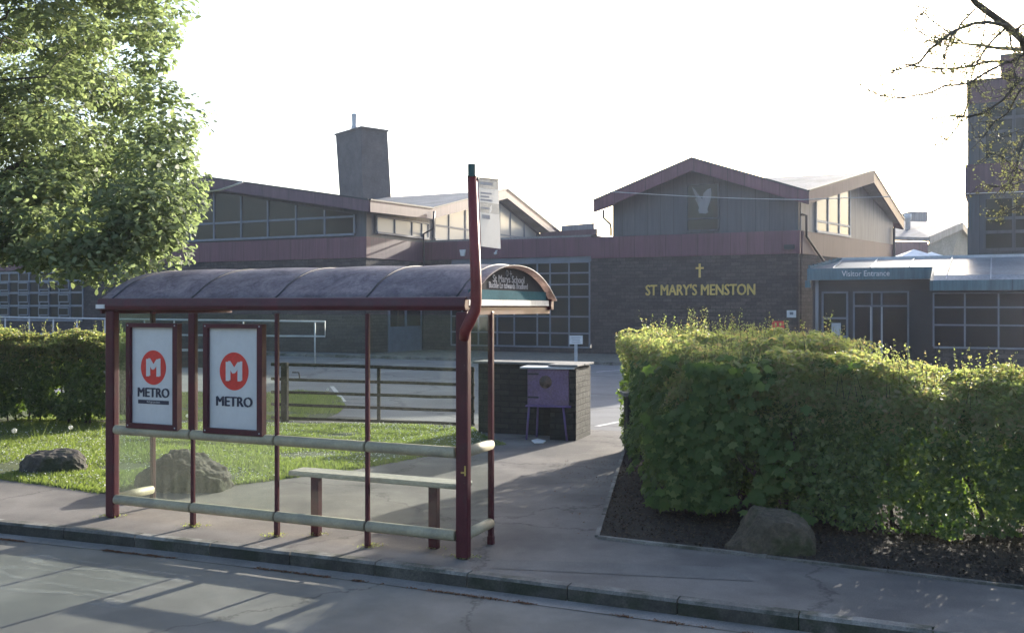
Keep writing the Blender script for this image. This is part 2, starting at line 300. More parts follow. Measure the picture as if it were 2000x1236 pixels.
# shelter roof: weathered translucent sheet
m, nt_, N, L, P = base('translucent_roof_sheet'); tc = N.new('ShaderNodeTexCoord')
n1 = nz(N, L, 3.2, 9, .75, tc.outputs['Object'], .6); n2 = nz(N, L, 30, 5, .7, tc.outputs['Object'])
r1 = ramp(N, L, n1.outputs[0], [(.3, (.09, .08, .1)), (.45, (.21, .185, .225)), (.64, (.34, .31, .365))]); r2 = ramp(N, L, n2.outputs[0], [(.3, (.7,)*3), (.7, (1.2,)*3)])
cc = mixc(N, L, 1.0, r1.outputs[0], r2.outputs[0], 'MULTIPLY'); L.new(cc, P.inputs['Base Color']); P.inputs['Roughness'].default_value = .55
t = N.new('ShaderNodeBsdfTranslucent'); L.new(mixc(N, L, 1.0, cc, (2.1, 1.95, 1.5), 'MULTIPLY'), t.inputs[0]); mx = N.new('ShaderNodeMixShader'); mx.inputs[0].default_value = .5
L.new(P.outputs[0], mx.inputs[1]); L.new(t.outputs[0], mx.inputs[2]); L.new(mx.outputs[0], N['Material Output'].inputs[0]); M['roofsheet'] = m
# worn road lettering: transparent where the paint has gone
m, nt_, N, L, P = base('worn_lettering'); tc = N.new('ShaderNodeTexCoord'); n1 = nz(N, L, 7, 8, .8, tc.outputs['Object']); r1 = ramp(N, L, n1.outputs[0], [(.42, (0, 0, 0)), (.75, (.4, .4, .4))])
P.inputs['Base Color'].default_value = (.5, .49, .47, 1); P.inputs['Roughness'].default_value = .9; tr = N.new('ShaderNodeBsdfTransparent'); mx = N.new('ShaderNodeMixShader')
L.new(r1.outputs[0], mx.inputs[0]); L.new(tr.outputs[0], mx.inputs[1]); L.new(P.outputs[0], mx.inputs[2]); L.new(mx.outputs[0], N['Material Output'].inputs[0]); M['worn'] = m

# ================================================================ GROUND
def kv(u):                                   # kerb face in street coordinates: the street bends gently at the left
    if u > .2: return -.45
    if u < -12: return kv(-12)+.183*(u+12)
    return -.45-.0075*(u-.2)**2
def sheet(name, pts, z, mat, kind='structure'):
    m = MB(); m.add([Vector((p[0], p[1], z)) for p in pts], [list(range(len(pts)))])
    o = m.build(name, mat, fixn=False)
    if o.data.polygons[0].normal.z < 0: o.data.flip_normals()
    return tag(o, kind=kind)
UL = [-400, -120, -60]+[-40+i for i in range(0, 43)]+[10, 30, 60, 120, 400]
def ribbon(name, fa, fb, z, mat, u0=-120, u1=120):
    m = MB(); us = [u for u in UL if u0 <= u <= u1]
    for a, b in zip(us[:-1], us[1:]): m.add([S.p(a, fa(a), z), S.p(b, fa(b), z), S.p(b, fb(b), z), S.p(a, fb(a), z)], [[0, 1, 2, 3]])
    return tag(m.build(name, mat, fixn=False), kind='structure')
# one ground sheet out to the horizon with a step under the kerb
m = MB()
for a, b in zip(UL[:-1], UL[1:]):
    for (f0, z0), (f1, z1) in (((lambda u: -300, -.02), (lambda u: kv(u)+.05, -.02)), ((lambda u: kv(u)+.05, -.02), (lambda u: kv(u)+.05, .10)), ((lambda u: kv(u)+.05, .10), (lambda u: 500, .10))):
        m.add([S.p(a, f0(a), z0), S.p(b, f0(b), z0), S.p(b, f1(b), z1), S.p(a, f1(a), z1)], [[0, 1, 2, 3]])
tag(m.build('ground', M['field'], fixn=False), kind='structure')
ribbon('road', lambda u: kv(u)-8, lambda u: kv(u)-.2, 0, M['asphalt'])
ribbon('road_channel', lambda u: kv(u)-.2, lambda u: kv(u)+.02, .004, M['channel'])
ribbon('far_pavement', lambda u: kv(u)-11.5, lambda u: kv(u)-8.1, .1, M['footway'])
ribbon('pavement', lambda u: kv(u)+.12, lambda u: 9.3, .12, M['footway'], -60, 60)
m = MB(); u = -40.0
while u < 30:                                # kerb stones, each about 0.9 m
    du = .915; j = random.uniform(-.003, .003)
    pr = lambda uu: [S.p(uu, kv(uu)+j, 0), S.p(uu, kv(uu)+.125, 0), S.p(uu, kv(uu)+.125, .123+j), S.p(uu, kv(uu)+.02+j, .123+j), S.p(uu, kv(uu)+j, .1)]
    A_, B_ = pr(u+.006), pr(u+du-.006); m.add(A_+B_, [[0, 1, 2, 3, 4], [9, 8, 7, 6, 5]]+[[i, (i+1) % 5, 5+(i+1) % 5, 5+i] for i in range(5)]); u += du
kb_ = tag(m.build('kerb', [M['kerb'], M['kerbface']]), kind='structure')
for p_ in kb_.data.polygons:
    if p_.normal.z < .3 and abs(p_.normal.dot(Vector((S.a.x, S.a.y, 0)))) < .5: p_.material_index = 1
sheet('car_park', [S.p(-50, 9.2), S.p(45, 9.2), S.p(45, 60), S.p(-50, 60)], .113, M['carpark'])
bed = [G0(1222, 880), G0(1170, 1050), G0(1500, 1088), G0(2000, 1148), G0(2600, 1228), S.p(14, 6), S.p(5, 9)]
lawn_edge = [S.p(-40, 2.7), G0(-300, 915), G0(0, 935), G0(100, 948), G0(200, 963), G0(330, 958), G0(450, 948), G0(560, 934), G0(700, 915), G0(820, 893), G0(940, 872), G0(990, 868), Vector((-.6, 17.5, 0)), Vector((-.75, 18.6, 0)), G0(560, 828), G0(200, 826), S.p(-40, 9.6)]
sheet('lawn', lawn_edge, .126, M['lawn'])
verge2 = [G0(300, 822, .113), G0(560, 822, .113), G0(625, 822, .113), G0(660, 808, .113), G0(675, 795, .113), G0(668, 780, .113), G0(640, 768, .113), G0(590, 764, .113), G0(520, 768, .113), G0(-200, 768, .113), G0(-200, 822, .113)]
sheet('inner_lawn', verge2, .127, M['lawn'])
sheet('soil_bed', bed, .128, M['earth'])
back_lawn = [S.p(1.5, 2.9), S.p(16, 2.9), S.p(20, 9.5), S.p(4.4, 9.5)]
back_lawn = [Vector((4.6, 10.4, 0)), Vector((16, 5.4, 0)), Vector((22, 16, 0)), Vector((4.4, 17.5, 0))]
sheet('rear_lawn', back_lawn, .133, M['lawn'])
sheet('pavement_patch', [G0(975, 1092), G0(1430, 1108), G0(1470, 1135), G0(960, 1110)], .124, M['patch'])
m = MB()                                     # timber and concrete edging round the soil bed
for i in range(4):
    a, b = Vector(bed[i]), Vector(bed[i+1]); d = (b-a); d.z = 0; d.normalize(); n = Vector((-d.y, d.x, 0)); ns = max(1, int((b-a).length/.9))
    for k in range(ns):
        p, q2 = a.lerp(b, k/ns), a.lerp(b, (k+1)/ns-.004)
        m.hexa([Vector((p.x, p.y, .1)), Vector((q2.x, q2.y, .1)), Vector((q2.x, q2.y, .1))-n*.045, Vector((p.x, p.y, .1))-n*.045], .045+random.uniform(-.004, .006))
tag(m.build('edging', M['kerb']), kind='structure')
# gravel bank and low kerb in front of the school
sheet('verge', [B.p(-18.6, -6.8), B.p(6, -6.8), B.p(6, 0), B.p(-18.6, 0)], .2, M['gravel'])
m = MB(); B.box(m, -34, 6, -7.1, -6.8, .05, .24); tag(m.build('far_kerb', M['kerb']), kind='structure')
sheet('terrace', [B.p(-60, -6.8), B.p(-18.7, -6.8), B.p(-18.7, 2), B.p(-60, 6)], .21, M['carpark'])
# painted lines of the car park
m = MB()
def line(p, q, wd):
    d = (q-p).normalized(); n = Vector((-d.y, d.x, 0))*wd/2; m.add([p-n, q-n, q+n, p+n], [[0, 1, 2, 3]])
for a, b in [((648, 754), (672, 784)), ((560, 716), (700, 706)), ((640, 722), (800, 712)), ((740, 726), (900, 717)), ((600, 735), (470, 742)), ((1165, 832), (1215, 822)), ((1165, 726), (1215, 722))]:
    line(G0(*a, .118), G0(*b, .118), .12)
tag(m.build('painted_lines', M['linepaint'], fixn=False), kind='structure')
m = MB(); add_text(m, 'BUS', 1.0, lambda x, y, o: S.p(-4.1+y*3.1, kv(-3)-.55-x*.62, .005), 0)
m.v = [(v[0], v[1], .005) for v in m.v]; m.f = m.f
tag(m.build('road_lettering', M['worn'], fixn=False), kind='structure')

# ================================================================ SCHOOL BUILDINGS
WT = .3
def facade_grid(pl, parent, d0, d1, z0, z1, vs, hs, frame, glass, fw=.07, out=.03, name='window', zt=None, depth=.06):
    # framed window strip: vs, hs interior bar positions; zt(d) optional top edge height
    top = zt or (lambda d: z1)
    f = MB(); pts = [(d0, z0), (d1, z0), (d1, top(d1))]+([(d, top(d)) for d in sorted(vs, reverse=True)] if zt else [])+[(d0, top(d0))]
    g = MB(); pl.poly(g, pts, -.04, .012)
    for d in vs: pl.box(f, d-fw/2, d+fw/2, z0+fw, top(d)-.02, .013, out+depth)
    for h in hs:
        segs = [d0]+sorted(vs)+[d1]
        for i in range(len(segs)-1):
            a, b = segs[i]+fw/2, segs[i+1]-fw/2
            if top((a+b)/2) > h+.1: pl.box(f, a, b, h-fw/2, h+fw/2, .013, out+depth-.01)
    pl.box(f, d0, d1, z0-.01, z0+fw, .013, out+depth+.03)
    pl.box(f, d0-fw/2, d0+fw/2, z0+fw, top(d0), .013, out+depth+.004); pl.box(f, d1-fw/2, d1+fw/2, z0+fw, top(d1), .013, out+depth+.004)
    if not zt: pl.box(f, d0+fw/2, d1-fw/2, z1-fw, z1, .013, out+depth+.002)
    wo = f.build(name, frame, parent); g.build('pane', glass, wo); return wo
def crossroof(parent, cs, ap, cen, ths=.22, ext=None):
    # cs: 4 corners, ap: 4 gable apexes between them, cen: ridge crossing
    m = MB()
    for i in range(4):
        c0, c1, a = cs[i], cs[(i+1) % 4], ap[i]
        for tri in ((c0, a, cen), (a, c1, cen)): m.prism([Vector(p) for p in tri], Vector((0, 0, -ths)))
    if ext: 
        for quad in ext: m.prism([Vector(p) for p in quad], Vector((0, 0, -ths)))
    return m
def fascia_run(pts, depth=.5, th=.07, up=.04):
    m = MB()
    for p, q in zip(pts[:-1], pts[1:]):
        p, q = Vector(p), Vector(q); d = q-p; n = Vector((d.y, -d.x, 0)).normalized()*th
        m.prism([p+Vector((0, 0, up)), q+Vector((0, 0, up)), q-Vector((0, 0, depth)), p-Vector((0, 0, depth))], n)
    return m
def gutter_cap(pts, th=.1, up=.05):           # dark trim along the roof edge
    m = MB()
    for p, q in zip(pts[:-1], pts[1:]):
        p, q = Vector(p), Vector(q); d = q-p; n = Vector((d.y, -d.x, 0)).normalized()
        m.prism([p+n*th+Vector((0, 0, up+.05)), q+n*th+Vector((0, 0, up+.05)), q+n*th+Vector((0, 0, up-.02)), p+n*th+Vector((0, 0, up-.02))], -n*(th+.1))
    return m
BANG = B.ang
# ---- pavilion with the lettering
pav = thing('school_pavilion', 'dark stone school pavilion with double gabled maroon roof edge and an emblem window', 'building', B.p(0, 0, .1), BANG)
pl = B.plane(-9.62, 0, 0, 0); D = pl.D     # front plane, d=0 at the left
dl = D(1190); dr = 9.62
mw = MB(); pl.box(mw, 0.0, dr, .1, 4.72, -.3, 0); mw.build('stone_wall', M['stone'], pav)
plR = B.plane(0, 0, 2.75, 12.2); LR = plR.hit(1745, 500)[0]
m = MB(); plR.box(m, .31, LR, .1, 4.72, -.3, 0)
B.box(m, -9.6, -9.3, .31, 12, .1, 4.72); B.box(m, -9.2, 2, 12.0, 12.3, .1, 4.72); m.build('stone_wall', M['stone'], pav)
m = MB(); pl.box(m, 0, dr+.06, 4.72, 5.72, -.3, .06); m.build('cladding_band', M['band'], pav)
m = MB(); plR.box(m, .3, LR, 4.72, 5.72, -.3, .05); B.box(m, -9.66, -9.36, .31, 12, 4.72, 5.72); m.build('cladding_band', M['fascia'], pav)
cs = [B.p(-9.12, -.8, 7.33), B.p(.5, -.8, 7.25), B.p(3.1, 13.5, 7.1), B.p(-9.12, 13.5, 7.3)]
ap = [B.p(-4.48, -.8, 8.97), B.p(2.3, 6.6, 8.9), B.p(-3.5, 13.5, 8.95), B.p(-9.12, 6.6, 8.95)]
cen = B.p(-3.9, 6.6, 8.95)
crossroof(pav, cs, ap, cen).build('roof', M['roofgrey'], pav)
loop = [cs[0], ap[0], cs[1], ap[1], cs[2], ap[2], cs[3], ap[3], cs[0]]
m = fascia_run(loop[:3]); m.build('fascia', M['band'], pav)
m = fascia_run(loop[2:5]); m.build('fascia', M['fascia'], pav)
m = fascia_run(loop[4:]); m.build('fascia', M['band'], pav)
gutter_cap(loop).build('roof_edge_trim', M['black'], pav)
def gable(plx, a, b, z0, za, zm, zb, dm): return [(a, z0), (b, z0), (b, zb), (dm, zm), (a, za)]
d0 = D(1197); dm = pl.hit(1352, 0)[0]
m = MB(); pl.poly(m, gable(pl, d0, dr, 5.73, 7.2, 8.72, 7.1, dm), -.25, 0); m.build('upper_cladding', M['slateclad'], pav)
dR1 = plR.D(1575); dRm = plR.D(1703)-.4
m = MB(); plR.poly(m, gable(plR, 0.26, LR, 5.73, 7.05, 8.62, 6.9, 6.9), -.25, -.01); m.build('upper_cladding', M['paleclad'], pav)
m = MB(); B.box(m, -8.5, -8.3, .3, 12, 5.73, 7.1); B.box(m, -8.3, 2.3, 12, 12.2, 5.73, 7.1); m.build('upper_cladding', M['slateclad'], pav)
# emblem window
a, b = D(1342), D(1404); z0 = pl.hit(1372, 452)[1]; z1 = pl.hit(1372, 358)[1]; zm_ = pl.hit(1372, 427)[1]
wo = facade_grid(pl, pav, a, b, z0, z1, [], [zm_], M['slateclad'], M['greenglass'], .08, .0)
m = MB()
bird = [(1352, 366), (1357, 370), (1364, 380), (1372, 390), (1374, 378), (1382, 370), (1389, 368), (1390, 378), (1388, 392), (1384, 403), (1382, 410), (1384, 415), (1378, 418), (1372, 417), (1366, 417), (1364, 411), (1366, 406), (1362, 397), (1358, 389), (1361, 386), (1356, 378)]
pl.poly(m, [pl.hit(*p) for p in bird], .02, .035); m.build('bird_emblem', M['paleclad'], wo)
facade_grid(plR, pav, plR.D(1593), plR.D(1659), plR.hit(1626, 459)[1], 8.2, [plR.D(1616), plR.D(1638)], [plR.hit(1626, 437)[1]], M['framepale'], M['midglass'], .1, .0, zt=lambda d: 7.1+d*.18-.15)
m = MB(); m.tube([B.p(-8.85, -.4, 6.95), B.p(-8.85, -.4, 6.6), B.p(-8.62, -.1, 6.3), B.p(-8.6, -.07, 6.1), B.p(-8.6, -.07, 5.75)], .05); m.build('downpipe', M['black'], pav)
m = MB(); m.tube([plR.p(.1, 6.4, .1), plR.p(.55, 6.4, .12), plR.p(.55, 5.5, .12), plR.p(2.6, 4.4, .15)], .055); m.build('downpipe', M['black'], pav)
m = MB(); m.tube([plR.p(LR-.2, 6.6, .1), plR.p(LR-.2, 1, .1)], .07); m.build('downpipe', M['black'], pav)
m = MB(); fd = D(1543); pl.box(m, fd-.22, fd+.22, 4.93, 5.1, .061, .25); pl.box(m, fd-.18, fd+.18, 4.9, 4.93, .1, .3)
single(m, 'floodlight', M['black'], 'small black floodlight on the maroon band at the pavilion corner', 'floodlight', loc=pl.p(fd, 4.9, .1))
m = MB(); td = D(1262); tb = pl.hit(1262, 577)[1]; tw = D(1475)-td
vs, fs = text_mesh("ST MARY'S MENSTON", 1, .02); xs = [v.x for v in vs]; k = tw/(max(xs)-min(xs))
ys = [v.y for v in vs]; ky = .5/(max(ys)-min(ys))
for i, dx in enumerate((-.014, 0, .014)): m.add([pl.p(td+(v.x-min(xs))*k+dx, tb+v.y*ky+abs(dx)*i*.5, .02+(v.z+.02)*(1+.1*i)) for v in vs], fs)
single(m, 'wall_lettering', M['gold'], "gold raised letters reading ST MARY'S MENSTON on dark stone", 'lettering', loc=pl.p(td+tw/2, tb, .02), rotz=BANG)
m = MB(); c0, cz0 = pl.hit(1367, 542); cz1 = pl.hit(1367, 515)[1]; ca = cz0+(cz1-cz0)*.68
pl.box(m, c0-.045, c0+.045, cz0, cz1, .01, .05); pl.box(m, c0-.18, c0-.045, ca-.04, ca+.04, .01, .05); pl.box(m, c0+.045, c0+.18, ca-.04, ca+.04, .01, .05)
single(m, 'wall_cross', M['gold'], 'gold cross fixed to the stone above the lettering', 'cross', loc=pl.p(c0, cz0, .02), rotz=BANG)
# notices by the corner
a, z0 = pl.hit(1508, 650); b, z1 = pl.hit(1532, 627); t_ = thing('wall_notice', 'red notice board with a yellow figure on the stone wall above the hedge', 'notice', pl.p((a+b)/2, z0, .01), BANG)
m = MB(); pl.box(m, a, b, z0, z1, .01, .04); m.build('board', M['red'], t_)
m = MB(); pl.box(m, a+.1, b-.1, z0+.08, z0+.16, .041, .045); pl.box(m, a+.12, a+.2, z1-.2, z1-.08, .041, .045); pl.box(m, b-.2, b-.12, z1-.2, z1-.08, .041, .045); m.build('marking', M['gold'], t_)
a, z0 = pl.hit(1537, 620); b, z1 = pl.hit(1555, 606); t_ = thing('wall_notice', 'small white notice on the stone wall left of the visitor entrance', 'notice', pl.p((a+b)/2, z0, .01), BANG)
m = MB(); pl.box(m, a, b, z0, z1, .01, .04); m.build('board', M['white'], t_)
m = MB(); pl.box(m, a+.12, a+.28, z0+.12, z0+.24, .041, .045); m.build('marking', M['frameblue'], t_)

# ---- glazed link between hall and pavilion
link = thing('glazed_link', 'low flat roofed school link with maroon band and large gridded windows', 'building', B.p(-14, 0, .1), BANG)
ll = B.plane(-19.03, .04, -9.62, .04)
m = MB(); ll.box(m, .0, 9.4, 4.84, 5.76, -.3, 0); m.build('cladding_band', M['band'], link)
m = MB(); B.box(m, -19.0, -9.7, .1, 9, 5.76, 5.86); m.build('roof', M['roofgrey'], link)
m = MB(); ll.box(m, 0, 9.4, .1, .45, -.3, 0); ll.box(m, 0, ll.D(880), .45, 4.84, -.3, -.02); m.build('stone_wall', M['stone'], link)
m = MB(); ll.box(m, 0, 9.4, 4.6, 4.84, -.3, -.1); m.build('lintel', M['frameblue'], link)
facade_grid(ll, link, ll.D(882), ll.D(1152), .45, 4.6, [ll.D(x) for x in (903, 935, 972, 1005, 1050, 1075, 1112)], [1.15, 1.95, 2.9, 3.5, 4.05], M['frameblue'], M['greenglass'], .07, .0)
m = MB(); bx, bz = ll.hit(905, 500); ll.poly(m, [(bx-.17, bz+.32), (bx-.1, bz), (bx+.1, bz), (bx+.17, bz+.32)], .01, .12)
single(m, 'alarm_box', M['white'], 'white alarm box on the maroon band left of the stop pole', 'alarm box', loc=ll.p(bx, bz, .05), rotz=BANG, bevel=.01)
m = MB(); bx, bz = ll.hit(971, 494); m.tube([ll.p(bx, bz+.1, .0), ll.p(bx, bz+.1, .12), ll.p(bx, bz-.02, .16)], .03); m.tube([ll.p(bx, bz-.02, .1), ll.p(bx, bz-.04, .26)], .06)
single(m, 'security_camera', M['white'], 'small white camera on the maroon band below the stop flag', 'security camera', loc=ll.p(bx, bz, .05), rotz=BANG)

# ---- hall
hall = thing('school_hall', 'large school hall with glazed gable, maroon band and dark stone base', 'building', B.p(-19.03, -5.07, .1), BANG)
hf = B.plane(-31.4, -5.07, -19.03, -5.07); hs = B.plane(-19.03, -5.07, -19.03, 16)
W = 12.37; FL = -37.6                       # front-left gable foot lies behind the tree
hf = B.plane(FL, -5.07, -19.03, -5.07); W = -19.03-FL
m = MB(); hf.box(m, 0, W, .1, 4.74, -.3, 0); hs.box(m, .31, 20.3, .1, 4.74, -.3, 0); B.box(m, FL, FL+.3, -4.7, 15, .1, 5.7); B.box(m, FL, -19.3, 15.0, 15.3, .1, 5.7); m.build('stone_wall', M['stone'], hall)
m = MB(); hf.box(m, 0, W+.05, 4.74, 5.74, -.3, .05); m.build('cladding_band', M['band'], hall)
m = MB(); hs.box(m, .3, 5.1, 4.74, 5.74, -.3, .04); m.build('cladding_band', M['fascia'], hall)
ZE = 7.3; us = -18.3; ul = FL-.8; um = -28.37
cs = [B.p(ul, -.33, ZE), B.p(us, -.33, 7.42), B.p(us, 16.0, 7.32), B.p(ul, 16, ZE)]
ap = [B.p(um, -.33, 8.98), B.p(us, 8.2, 9.33), B.p(um, 16, 9.2), B.p(ul, 8, 9.2)]; cen = B.p(um, 8.1, 9.3)
fe = [B.p(ul, -5.87, ZE), B.p(um, -5.87, 8.96), B.p(us, -5.87, ZE)]
crossroof(hall, cs, ap, cen, ext=[(fe[0], fe[1], ap[0], cs[0]), (fe[1], fe[2], cs[1], ap[0])]).build('roof', M['roofgrey'], hall)
fascia_run([fe[0], fe[1], fe[2]]).build('fascia', M['fascia'], hall)
fascia_run([fe[2], cs[1], ap[1], cs[2]]).build('fascia', M['paleclad'] if False else M['fascia'], hall)
gutter_cap([fe[0], fe[1], fe[2], cs[1], ap[1], cs[2]]).build('roof_edge_trim', M['black'], hall)
dmid = um-FL
zt_f = lambda d: (8.72-(d-dmid)*(8.72-7.06)/(W-dmid) if d > dmid else 8.72-(dmid-d)*(8.72-7.06)/dmid)-.12
m = MB(); hf.poly(m, [(0, 5.75), (W, 5.75), (W, 7.05), (dmid, 8.7), (0, 7.05)], -.25, -.04); m.build('upper_wall', M['slateclad'], hall)
vsx = [hf.D(x) for x in (419, 472, 524, 579, 635)]; vsx = [vsx[0]-3.2, vsx[0]-1.6]+vsx
facade_grid(hf, hall, vsx[0]-1.6, hf.D(693), 5.82, 7, vsx, [6.72], M['frameblue'], M['greenglass'], .1, .0, zt=lambda d: zt_f(d)-.25)
m = MB(); hs.poly(m, [(.3, 5.75), (20.2, 5.75), (20.2, 7.05), (13.2, 8.98), (5, 7.15), (.3, 7.05)], -.25, -.04); m.build('upper_wall', M['slateclad'], hall)
facade_grid(hs, hall, hs.D(735), hs.D(836), 5.95, 6.82, [hs.D(x) for x in (770, 804, 823)], [], M['frameblue'], M['paleglass'], .09, .0)
zt_s = lambda d: min(7.1+(d-5)*(8.98-7.1)/8.2, 8.98-(d-13.2)*(8.98-7.0)/7.1)-.2
facade_grid(hs, hall, hs.D(848), 20.1, 5.95, 7, [hs.D(x) for x in (876, 908, 945, 975, 996, 1023, 1047)], [6.75], M['frameblue'], M['paleglass'], .1, .0, zt=zt_s)
m = MB(); q = cs[1]; m.tube([q+Vector((.15, -.1, -.1)), q+Vector((.1, -.1, -1)), hs.p(5.0, 6.2, .1), hs.p(5.0, 4.9, .12), hs.p(4.9, 1, .12)], .055); m.build('downpipe', M['black'], hall)
# door in the recess of the hall side
dd = [hs.D(x) for x in (757, 822)]
m = MB(); hs.box(m, dd[0], dd[1], .15, 2.4, .01, .06); dr_ = m.build('door', M['doorblue'], hall)
m = MB(); dmm = (dd[0]+dd[1])/2
for a, b in ((dd[0]+.15, dmm-.12), (dmm+.12, dd[1]-.15)): hs.box(m, a, b, 1.45, 2.25, .061, .07)
m.build('pane', M['glass'], dr_)
# chimney on the hall
m = MB(); q = [PT(652, 258, 62.9), PT(703, 250, 60.5), PT(755, 265, 61.3)]
cx0, cx1, cy0 = -30.7, -26.6, 8.0
ch = [B.p(cx0-.0, cy0+3), B.p(cx0+.3, cy0), B.p(cx1, cy0+1.5), B.p(cx1, cy0+4.5)]
C0 = Vector((-11.4, 62.9, 0)); C1 = Vector((-9.35, 60.3, 0)); C2 = Vector((-7.9, 61.6, 0)); C3 = Vector((-9.9, 64.5, 0))
lo = [Vector((p.x*.985, p.y, 8.2)) for p in (C0, C1, C2, C3)]; hi = [Vector((p.x, p.y, 13.5)) for p in (C0, C1, C2, C3)]
lo[0].x += .18; lo[2].x += .18; lo[3].x += .1
m.add(lo+hi, [[0, 1, 2, 3], [4, 5, 6, 7]]+[[i, (i+1) % 4, 4+(i+1) % 4, 4+i] for i in range(4)]); ch = m.build('chimney', M['chimney'], hall)
m = MB(); cc_ = sum(hi, Vector())/4; m.prism([cc_+(p-cc_)*1.06 for p in hi], Vector((0, 0, .1))); m.build('chimney_cap', M['black'], ch)
m = MB(); fp = Vector((-10.05, 62, 13.55)); m.tube([fp, fp+Vector((0, 0, .35)), fp+Vector((0, 0, .4)), fp+Vector((0, 0, 1.0)), fp+Vector((0, 0, 1.15))], [.22, .2, .15, .17, .2], 14); m.build('flue', M['framepale'], ch)

rw_ = thing('rear_wing', 'low pale edged roof showing between the hall and the lettered pavilion', 'building', PT(1135, 600, 62).xy.to_3d(), 0)
m = MB(); a_, b_ = PT(1060, 470, 63), PT(1163, 470, 60); a_.z = b_.z = .1; m.hexa([a_, b_, b_+Vector((1, 5, 0)), a_+Vector((1, 5, 0))], 6.6); m.build('wall', M['stone'], rw_)
m = MB(); a_, b_ = PT(1055, 452, 62.6), PT(1166, 452, 59.6); a_.z = b_.z = 6.75; m.hexa([a_, b_, b_+Vector((1.2, 6, 0)), a_+Vector((1.2, 6, 0))], .45); m.build('fascia', M['fascia'], rw_)
m = MB(); a_, b_ = PT(1096, 440, 64), PT(1160, 446, 62); a_.z = b_.z = 7.25; m.hexa([a_, b_, b_+Vector((1, 3, 0)), a_+Vector((1, 3, 0))], .5); m.build('roof_upstand', M['paleclad'], rw_)
# ---- low wing on the left
wing = thing('school_wing', 'low flat roofed classroom wing with gridded windows behind the tree', 'building', B.p(-42, 0, .1), BANG)
wf = B.plane(-62, 0, -37.7, 0); WL = 24.3
m = MB(); wf.box(m, 0, WL, .1, 4.85, -.3, 0); B.box(m, -62, -37.8, .3, 9, .1, 4.6); m.build('stone_wall', M['stone'], wing)
m = MB(); wf.box(m, 0, WL, 4.85, 5.85, -.3, .05); m.build('cladding_band', M['band'], wing)
m = MB(); B.box(m, -62, -37.8, .3, 9, 5.7, 5.8); m.build('roof', M['roofgrey'], wing)
d0, d1 = wf.D(-60), wf.D(163)
facade_grid(wf, wing, d0, d1, 1.5, 4.75, [wf.D(x) for x in (-38, -19, 1, 19, 38, 58, 78, 97, 117, 138)], [2.5, 3.35, 4.1], M['frameblue'], M['greenglass'], .13, .0)
for z in (2.1, 2.95, 3.75):                   # opening lights stand a little proud of the grid
    for x in (-28, 10, 48, 88, 127):
        m = MB(); c = wf.D(x); wf.poly(m, [(c-.5, z-.25), (c+.5, z-.25), (c+.5, z+.3), (c-.5, z+.3)], .1, .13); lf = m.build('opening_light', M['frameblue'], wing)
        m = MB(); wf.poly(m, [(c-.42, z-.17), (c+.42, z-.17), (c+.42, z+.22), (c-.42, z+.22)], .131, .136); m.build('pane', M['greenglass'], lf)

# ---- terrace wall with handrail
rail = thing('handrail', 'long grey tubular handrail along the ramp in front of the hall', 'handrail', B.p(-30, -7.9, .1), BANG)
ry = 36.5; rp = lambda px, py: PT(px, py, 36+ (640-px)*.004)
m = MB(); z_t = rp(635, 628).z; z_m = rp(635, 657).z
xa = -420
m.tube([rp(xa, 612), rp(220, 623), rp(635, 628), rp(635, 657), rp(220, 653), rp(xa, 650)], .035, 8); m.build('rail', M['framepale'], rail)
for px in (615, 475, 340, 282, 205, 150, 104, 57, 10, -60, -130, -200):
    m = MB(); p = rp(px, 628); g = p.copy(); g.z = .12; p.z = rp(px, 628-(635-px)*.015).z; m.tube([g, p], .03, 8); m.build('post', M['framepale'], rail)
m = MB(); p0, p1 = rp(-400, 0), rp(415, 0); p0.z = p1.z = 0
d = (p1-p0).normalized(); n = Vector((-d.y, d.x, 0)); m.hexa([p0+n*.1, p1+n*.1, p1+n*.4, p0+n*.4], .72); 
rw = thing('ramp_wall', 'low dark ramp wall with pale coping below the handrail', 'wall', (p1.x, p1.y, .1)); m.build('wall', M['stone'], rw)
m = MB(); a_, b_ = p0+n*.06, p1+n*.06; a_.z = b_.z = .72; m.hexa([a_, b_, b_+n*.38, a_+n*.38], .07); m.build('coping', M['framepale'], rw)

# ---- visitor entrance porch
por = thing('visitor_entrance', 'single storey glazed visitor entrance with teal fascia and seamed zinc roof', 'building', B.p(3, -2, .1), BANG)
p1 = B.plane(.2, -1.8, 5.45, -1.8); d0, d1 = p1.D(1577), p1.D(1822)
zf0, zf1 = p1.hit(1700, 546)[1], p1.hit(1700, 523)[1]
m = MB(); p1.box(m, d0, d1, zf0, zf1, -.25, .1); m.build('fascia', M['teal'], por)
m = MB(); tx, tz = p1.hit(1645, 540); vs, fs = text_mesh('Visitor Entrance', 1, .01); xs = [v.x for v in vs]; k = (p1.D(1738)-tx)/(max(xs)-min(xs))
m.add([p1.p(tx+v.x*k, tz+v.y*k*1.15, .11+(v.z+.01)) for v in vs], fs); m.build('lettering', M['white'], por)
sx0 = p1.o.x; ua = .2+d0; ub = .2+d1
p2 = B.plane(ub, -4.5, 14, -4.5); e0 = max(0, p2.D(1816)); z20, z21 = p2.hit(1900, 567)[1], p2.hit(1900, 547)[1]
m = MB(); p2.box(m, e0, 9, z20, z21, -.12, .06); m.build('fascia', M['teal'], por)
uc = ub+e0
m = MB(); m.prism([B.p(ub, -1.9, zf1+.02), B.p(uc, -4.38, z21), B.p(uc, -4.38, z20), B.p(ub, -1.9, zf0)], Vector((B.a.x, B.a.y, 0))*.12); m.build('fascia', M['teal'], por)
ztop = 4.44; zk = 3.58
m = MB(); th = Vector((0, 0, -.1))
m.prism([B.p(ua+.1, -1.72, zf1-.0), B.p(uc, -1.72, zf1-.0), B.p(uc, 1, ztop), B.p(ua+1.0, 1, ztop)], th)
